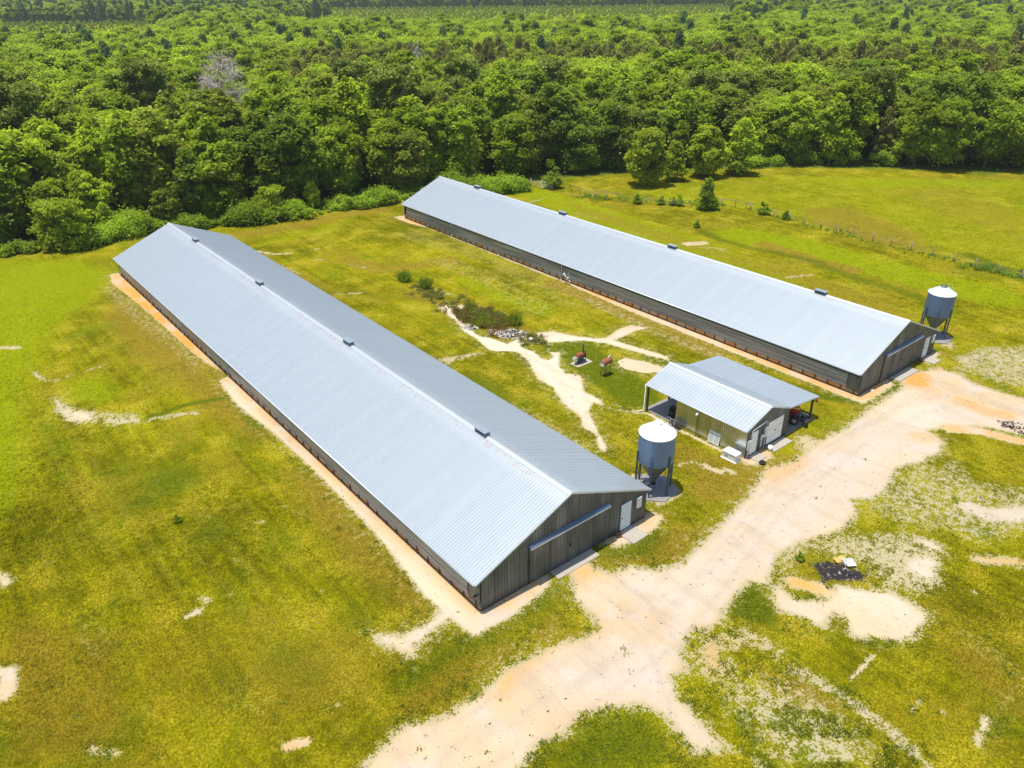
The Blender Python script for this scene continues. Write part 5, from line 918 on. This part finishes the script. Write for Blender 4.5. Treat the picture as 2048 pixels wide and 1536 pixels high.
for i in range(NT):
    u=s[i]/f[i]; col=cols[int(np.clip((u+.66)/1.32*8,0,7))]; n_=math.sin(P[i,0]*.11+1.3)+math.sin(P[i,1]*.13)+rng.normal(0,.9)
    key='broad'; mt='dark' if n_<-1.3 else ('mid' if n_<.25 else ('olive' if n_<.9 else 'bright'))
    rz=rng.uniform(0,6.28); sc=rng.uniform(.82,1.12); fr=P[i,1]-edge_y(P[i,0])<8
    if fr: sc*=rng.uniform(.72,.98)
    if not fr and rng.random()<.06: key,mt='pine','pine'
    elif not fr and rng.random()<.05: key,mt='cedar','cedar'
    idx=int(rng.integers(0,10)); kn={'broad':'broadleaf tree','pine':'pine tree','cedar':'cedar tree'}[key]; rw=row_of(i,P)
    size='small' if sc<.8 else ('tall' if idx>=7 and key=='broad' else 'full-crowned')
    plant(kn.replace(' ','_'),key,idx,P[i,0],P[i,1],sc,rz,mt if key=='broad' else None,'%s %s %s %s, %s'%(size,tn[mt],kn,rw,col),'tree','trees of the wood behind the poultry houses')
# two big pines that stand out
plant('pine_tree','pine',0,23.5,134,1.05,.5,'pine','tall dark pine with a bare grey trunk, left of the big dead tree','tree')
plant('pine_tree','pine',1,99,106,.95,1.5,'pine','dark pine standing above the wood behind the far poultry house','tree')
# everything farther off: one mass
Q=P[NT:]; far1=jgrid(6.6,-400,1300,-300,1500); ff,ss,dd=view(far1)
far1=far1[(ff>330)&(np.abs(ss)<ff*.72+15)&(dd<1250)&(far1[:,1]>edge_y(far1[:,0]))]
ff,ss,dd=view(Q); Q=Q[ff<=330]; A_=np.concatenate([Q,far1]); ff,ss,dd=view(A_); uu_=ss/ff
nj=rng.normal(0,10,len(A_)); uj=.03*np.sin(ff*.02)+rng.normal(0,.008,len(ff)); clear=((ff>405+nj)&(ff<880)&(uu_>-.25+uj)&(uu_<.29+uj))|((ff>335+nj)&(ff<660)&(uu_>-.60)&(uu_<-.45+.13*(ff-335)/325+uj))
A_=A_[~clear]; ff,ss,dd=view(A_); uu_=ss/ff
nz=np.sin(A_[:,0]*.035)+np.sin(A_[:,1]*.03+1)+rng.normal(0,.7,len(A_))
band=ff+nz*12
isced=(band>188)&(band<262)&(uu_>-.30+rng.normal(0,.05,len(A_)))
kindi=np.where(isced,np.where(rng.random(len(A_))<.8,4,3),np.where((band>250)&(band<480),np.where(rng.random(len(A_))<.72,2,np.where(rng.random(len(A_))<.5,0,5)),np.where(ff>480,np.where(rng.random(len(A_))<.45,5,np.where(rng.random(len(A_))<.5,0,2)),rng.choice([0,0,2,1,3,2,3],len(A_)))))  # far bands favour bright leaves; part of the haze brightness sits in leaf colour
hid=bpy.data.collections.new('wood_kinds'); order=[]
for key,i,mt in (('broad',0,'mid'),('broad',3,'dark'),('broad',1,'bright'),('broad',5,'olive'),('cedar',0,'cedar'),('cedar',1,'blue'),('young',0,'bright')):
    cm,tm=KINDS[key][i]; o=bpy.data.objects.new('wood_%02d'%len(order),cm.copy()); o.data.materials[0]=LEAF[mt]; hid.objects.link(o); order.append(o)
# low rows of young pines on the two clearings
yp=jgrid(6.,-200,900,100,1100); ff,ss,dd=view(yp); u2=ss/ff; ok=((ff>412)&(ff<872)&(u2>-.245)&(u2<.285))|((ff>342)&(ff<654)&(u2>-.595)&(u2<-.455+.13*(ff-335)/325)); yp=yp[ok]
allp=np.concatenate([A_,yp]); kk=np.concatenate([kindi,np.full(len(yp),6)]); scl=np.concatenate([rng.uniform(.75,1.12,len(A_))*np.where(kindi==5,1.15,1),rng.uniform(.16,.30,len(yp))])
me=bpy.data.meshes.new('distant_wood'); me.vertices.add(len(allp)); me.vertices.foreach_set('co',np.column_stack([allp,np.zeros(len(allp))]).ravel().astype('f4'))
for nm,ty,v in (('kind_i','INT',kk.astype('i4')),('siz','FLOAT',scl.astype('f4')),('rot','FLOAT',rng.uniform(0,6.28,len(allp)).astype('f4'))):
    a=me.attributes.new(nm,ty,'POINT'); a.data.foreach_set('value',v)
wd=link('distant_wood',me); tag(wd,'the far woodland running to the top of the picture, reading as one mass of crowns','woodland',kind='stuff')
ng=bpy.data.node_groups.new('wood','GeometryNodeTree'); ng.interface.new_socket('Geometry',in_out='INPUT',socket_type='NodeSocketGeometry'); ng.interface.new_socket('Geometry',in_out='OUTPUT',socket_type='NodeSocketGeometry')
gi=ng.nodes.new('NodeGroupInput'); go=ng.nodes.new('NodeGroupOutput'); ip=ng.nodes.new('GeometryNodeInstanceOnPoints'); ci=ng.nodes.new('GeometryNodeCollectionInfo'); ci.inputs['Collection'].default_value=hid; ci.inputs['Separate Children'].default_value=True; ci.inputs['Reset Children'].default_value=True
mp=ng.nodes.new('GeometryNodeMeshToPoints')
def na(nm,ty):
    a=ng.nodes.new('GeometryNodeInputNamedAttribute'); a.data_type=ty; a.inputs[0].default_value=nm; return a.outputs[0]
L_=ng.links.new; L_(gi.outputs[0],mp.inputs[0]); L_(mp.outputs[0],ip.inputs['Points']); L_(ci.outputs[0],ip.inputs['Instance']); ip.inputs['Pick Instance'].default_value=True; L_(na('kind_i','INT'),ip.inputs['Instance Index'])
cx_=ng.nodes.new('ShaderNodeCombineXYZ'); L_(na('rot','FLOAT'),cx_.inputs[2]); L_(cx_.outputs[0],ip.inputs['Rotation']); L_(na('siz','FLOAT'),ip.inputs['Scale']); L_(ip.outputs[0],go.inputs[0])
wd.modifiers.new('wood','NODES').node_group=ng
print('far trees',len(A_),'young',len(yp))
# bramble belt along the wood edge
L=[]
for x in np.arange(-22,62,.42):
    if -6<x<0.5: continue
    hh=(1.5+.6*math.sin(x*.35)+.5*math.sin(x*.9+2))*(.7 if x<-6 else 1)*(.8 if 28<x<48 else 1)
    for r_ in range(3):
        y=edge_y(x)-1.6+r_*1.5+rng.normal(0,.4); L.append((x+rng.normal(0,.3),y,H(x,y)+hh*rng.uniform(.25,.75),rng.uniform(.5,.95)*(hh/1.7),.85))
for x in np.arange(66,150,1.1):
    y=edge_y(x)+3+rng.normal(.3,1.2); L.append((x,y,H(x,y)+rng.uniform(.2,3.),rng.uniform(.3,1.1)*(rng.random()<.35)+.1,.9))
for x in np.arange(54,66,.35):   # vine bank behind the far ridge
    for r_ in range(3): y=75.5+(66-x)*.25+r_*1.1+rng.normal(0,.4); L.append((x,y,H(x,y)+rng.uniform(.4,1.6),rng.uniform(.6,1.0),.8))
V,T=lobes_to_leaves(L,.17,900); tag(link('brambles',quads_mesh('brambles',V,LEAF['bramble'],T)),'tangled green brambles along the foot of the wood','brambles',kind='stuff')
# weeds of the mound and reed clumps
def reeds(n,rad,h,seed_mat,name,x,y,label,cat,kind=None):
    a=rng.uniform(0,6.28,n); r=rad*np.sqrt(rng.random(n)); bx_=np.cos(a)*r; by_=np.sin(a)*r; hh=h*rng.uniform(.5,1.1,n); lean=rng.normal(0,.25,(n,2))*h; w=.03*rng.uniform(.7,1.4,n); t=rng.uniform(0,6.28,n)
    B0=np.stack([bx_,by_,np.zeros(n)],1); Wd=np.stack([np.cos(t)*w,np.sin(t)*w,np.zeros(n)],1); Tp=np.stack([bx_+lean[:,0]+bx_*.4,by_+lean[:,1]+by_*.4,hh],1)
    V=np.stack([B0-Wd,B0+Wd,Tp+Wd*.3,Tp-Wd*.3],1); return tag(link(name,quads_mesh(name,V,LEAF[seed_mat],rng.random(n)),loc=(x,y,H(x,y))),label,cat,kind=kind)
reeds(420,.55,1.2,'dark','reed_clump',25.4,48.9,'dark clump of reeds in the swale, farther and left of the two','reeds')
reeds(380,.5,1.2,'dark','reed_clump',26.1,45.3,'dark clump of reeds in the swale, nearer and right of the two','reeds')
reeds(120,.35,1.2,'dark','reed_clump',26.2,36.9,'dark tuft at the back left of the weedy mound','reeds')
reeds(300,.6,1.3,'dark','reed_clump',27.5,30.9,'dark shrubby tuft at the back of the pale rubble','reeds')
L=[]
for k in range(150):
    a=rng.uniform(0,6.28); r=math.sqrt(rng.random()); x=26.0+1.75*r*math.cos(a)-.15*r*math.sin(a); y=34.0+3.1*r*math.sin(a); L.append((x,y,H(x,y)+.1+.25*(1-r),rng.uniform(.12,.5),rng.uniform(.5,1.2)))
for k in range(60): L.append((25.6+rng.normal(0,1.),43+rng.normal(0,2.6),H(25.6,43)+.05,rng.uniform(.2,.4),.5))
for k in range(40): L.append((26.3+rng.normal(0,.6),26.6+rng.normal(0,.9),H(26.3,26.6)+.05,rng.uniform(.15,.35),.7))
V,T=lobes_to_leaves(L,.09,900,.2,.1); tag(link('mound_weeds',quads_mesh('mound_weeds',V,LEAF['dry'],T)),'olive and brown weeds over the low mound between the two houses','weeds',kind='stuff')
L=[(25.8+rng.normal(0,.9),33.5+rng.normal(0,2.2),H(25.2,33.5)+rng.uniform(.1,.4),rng.uniform(.12,.4),1.) for k in range(90)]+[(24.1+rng.normal(0,.3),35.5+rng.normal(0,1.2),H(23.4,35.5)+.1,rng.uniform(.1,.35),1.1) for k in range(40)]
V,T=lobes_to_leaves(L,.08,900,.2,.1); tag(link('dead_weeds',quads_mesh('dead_weeds',V,LEAF['dead'],T)),'rusty brown dead weeds among the green on the low mound','weeds',kind='stuff')
for k in range(9): reeds(90,.3,.9,'mid','weed_tuft',25.3+rng.normal(0,1.2),33.8+rng.normal(0,2),'upright green weed tuft growing out of the weedy mound','weeds'); COL.objects[-1]['group']='weed tufts on the mound'
# rank grass along the fence and swale
L=[]
for k in range(200):
    t=rng.random(); x=84.0+rng.normal(0,.7); y=-8+52*t; L.append((x,y,H(x,y)+.1,rng.uniform(.12,.4)*(1.4 if t<.35 else .5),.6))
for k in range(110): x=rng.uniform(70,84); y=66-(x-70)*1.25+rng.normal(0,1.6); L.append((x,y,H(x,y)+.05,rng.uniform(.12,.35),.6))
V,T=lobes_to_leaves(L,.11,520,.2,.3); tag(link('tall_weeds',quads_mesh('tall_weeds',V,LEAF['bramble'],T)),'rank green weeds under the pasture fence','weeds',kind='stuff')
# weed clumps creeping onto the bare soil
n=26000; d=12/np.sqrt(rng.uniform(12**2/120**2,12**2/21**2,n)); u=rng.uniform(-.70,.70,n)*(math.cos(PITCH)+32*math.sin(PITCH)/d); wx=cx+fh_[0]*d+rh[0]*d*u; wy=cy+fh_[1]*d+rh[1]*d*u
Kw,fw_=masks(wx,wy); ins=((wx>-.6)&(wx<14)&(wy>-.5)&(wy<72.6))|((wx>39.8)&(wx<54.6)&(wy>-.2)&(wy<73))|((wx>23)&(wx<33.6)&(wy>-1.4)&(wy<10))|(np.hypot(wx-16.3,wy-1.9)<1.9)|(np.hypot(wx-59.1,wy-2.6)<1.9)|((wx>25.3)&(wx<27.4)&(wy>19)&(wy<20.3))|((wx>4.9)&(wx<12.4)&(wy<0.1)&(wy>-1.6))|((wx>45)&(wx<53)&(wy<.4)&(wy>-1.3))
clus=np.sin(wx*1.7+np.sin(wy*1.1)*2)+np.sin(wy*1.9+np.sin(wx*.8)*2)
ok=(~ins)&(fw_<.2)&(Kw['C']<.3)&(((Kw['D']>.12)&(Kw['D']<.62)&(clus>.1))|((Kw['S']>.15)&(Kw['D']<.5)&(clus>.7))|((Kw['K']>.5)&(Kw['D']<.3)&(rng.random(n)<.25))|((Kw['D']>=.62)&(rng.random(n)<.006)))
wx,wy=wx[ok],wy[ok]; L=[(x,y,z_+.02,r,.55) for x,y,z_,r in zip(wx,wy,hgt(wx,wy),rng.uniform(.06,.26,len(wx))**1.15)]; print('clumps',len(L))
V,T=lobes_to_leaves(L,.05,650,.3,.5); tag(link('weed_clumps',quads_mesh('weed_clumps',V,LEAF['lawnweed'],T)),'scattered green weed clumps at the ragged edges of the bare soil','weeds',kind='stuff')
# ---------------------------------------------------------------- grass blades
NB=300000
d=12/np.sqrt(rng.uniform(12**2/150**2,12**2/21**2,NB)); u=rng.uniform(-.70,.70,NB)*(math.cos(PITCH)+32*math.sin(PITCH)/d); bx_=cx+fh_[0]*d+rh[0]*d*u; by_=cy+fh_[1]*d+rh[1]*d*u
Kb,fb=masks(bx_,by_)
inside=((bx_>-.1)&(bx_<13.6)&(by_>-.1)&(by_<72.4))|((bx_>40.4)&(bx_<54.1)&(by_>.2)&(by_<72.8))|((bx_>24.1)&(bx_<33.5)&(by_>-.1)&(by_<9.9))|(np.hypot(bx_-16.3,by_-1.9)<1.85)|((bx_>25.3)&(bx_<27.4)&(by_>19)&(by_<20.3))|((bx_>4.9)&(bx_<12.4)&(by_<0)&(by_>-1.6))|((bx_>23)&(bx_<29.2)&(by_<.5)&(by_>-1.2))
ok=(~inside)&(fb<.6)&(rng.random(NB)>S01(.08,.5,Kb['D']))&(Kb['C']<.4)&(rng.random(NB)>Kb['S']*1.3)
bx_,by_=bx_[ok],by_[ok]; n=len(bx_); print('tufts',n); 
tall=np.clip(.045+.03*np.sin(bx_*.31+1)*np.sin(by_*.27)+.10*(bx_>56)*S01(56,72,bx_)+.05*S01(8,20,-bx_),.03,.28)
reps=4; c=np.repeat(np.stack([bx_,by_,hgt(bx_,by_)],1),reps,0); m_=len(c); c[:,:2]+=rng.normal(0,.09,(m_,2)); a=rng.uniform(0,6.28,m_); hh=np.repeat(tall,reps)*rng.uniform(.6,1.4,m_); ln=hh*rng.uniform(1.0,2.2,m_); w=rng.uniform(.010,.024,m_)*(1+hh*2)
dr=np.stack([np.cos(a),np.sin(a),np.zeros(m_)],1); pr=np.stack([-np.sin(a),np.cos(a),np.zeros(m_)],1)*w[:,None]; tip=c+dr*ln[:,None]+np.array([0,0,1.])*hh[:,None]
V=np.stack([c-pr,c+pr,tip+pr*.4,tip-pr*.4],1); me=quads_mesh('grass',V,blade_mat(),np.repeat(rng.random(n),reps)*.6+.4*rng.random(m_))
Kb={k:np.repeat(v[ok],reps) for k,v in Kb.items()}; put_masks(me,Kb,np.zeros(m_),4)
tag(link('grass',me),'short rough grass of the lawns and pasture',None,kind='stuff')
# ---------------------------------------------------------------- haze
m=MB(); m.box(-2500,2500,-2500,2500,-40,70); hm=bpy.data.materials.new('haze'); hm.use_nodes=True; t_=hm.node_tree; t_.nodes.clear(); o_=t_.nodes.new('ShaderNodeOutputMaterial'); pv=t_.nodes.new('ShaderNodeVolumePrincipled'); pv.inputs['Color'].default_value=(.84,.92,.84,1); pv.inputs['Density'].default_value=.00016; pv.inputs['Anisotropy'].default_value=.2; t_.links.new(pv.outputs[0],o_.inputs['Volume'])
tag(m.build('haze',hm),kind='stuff')
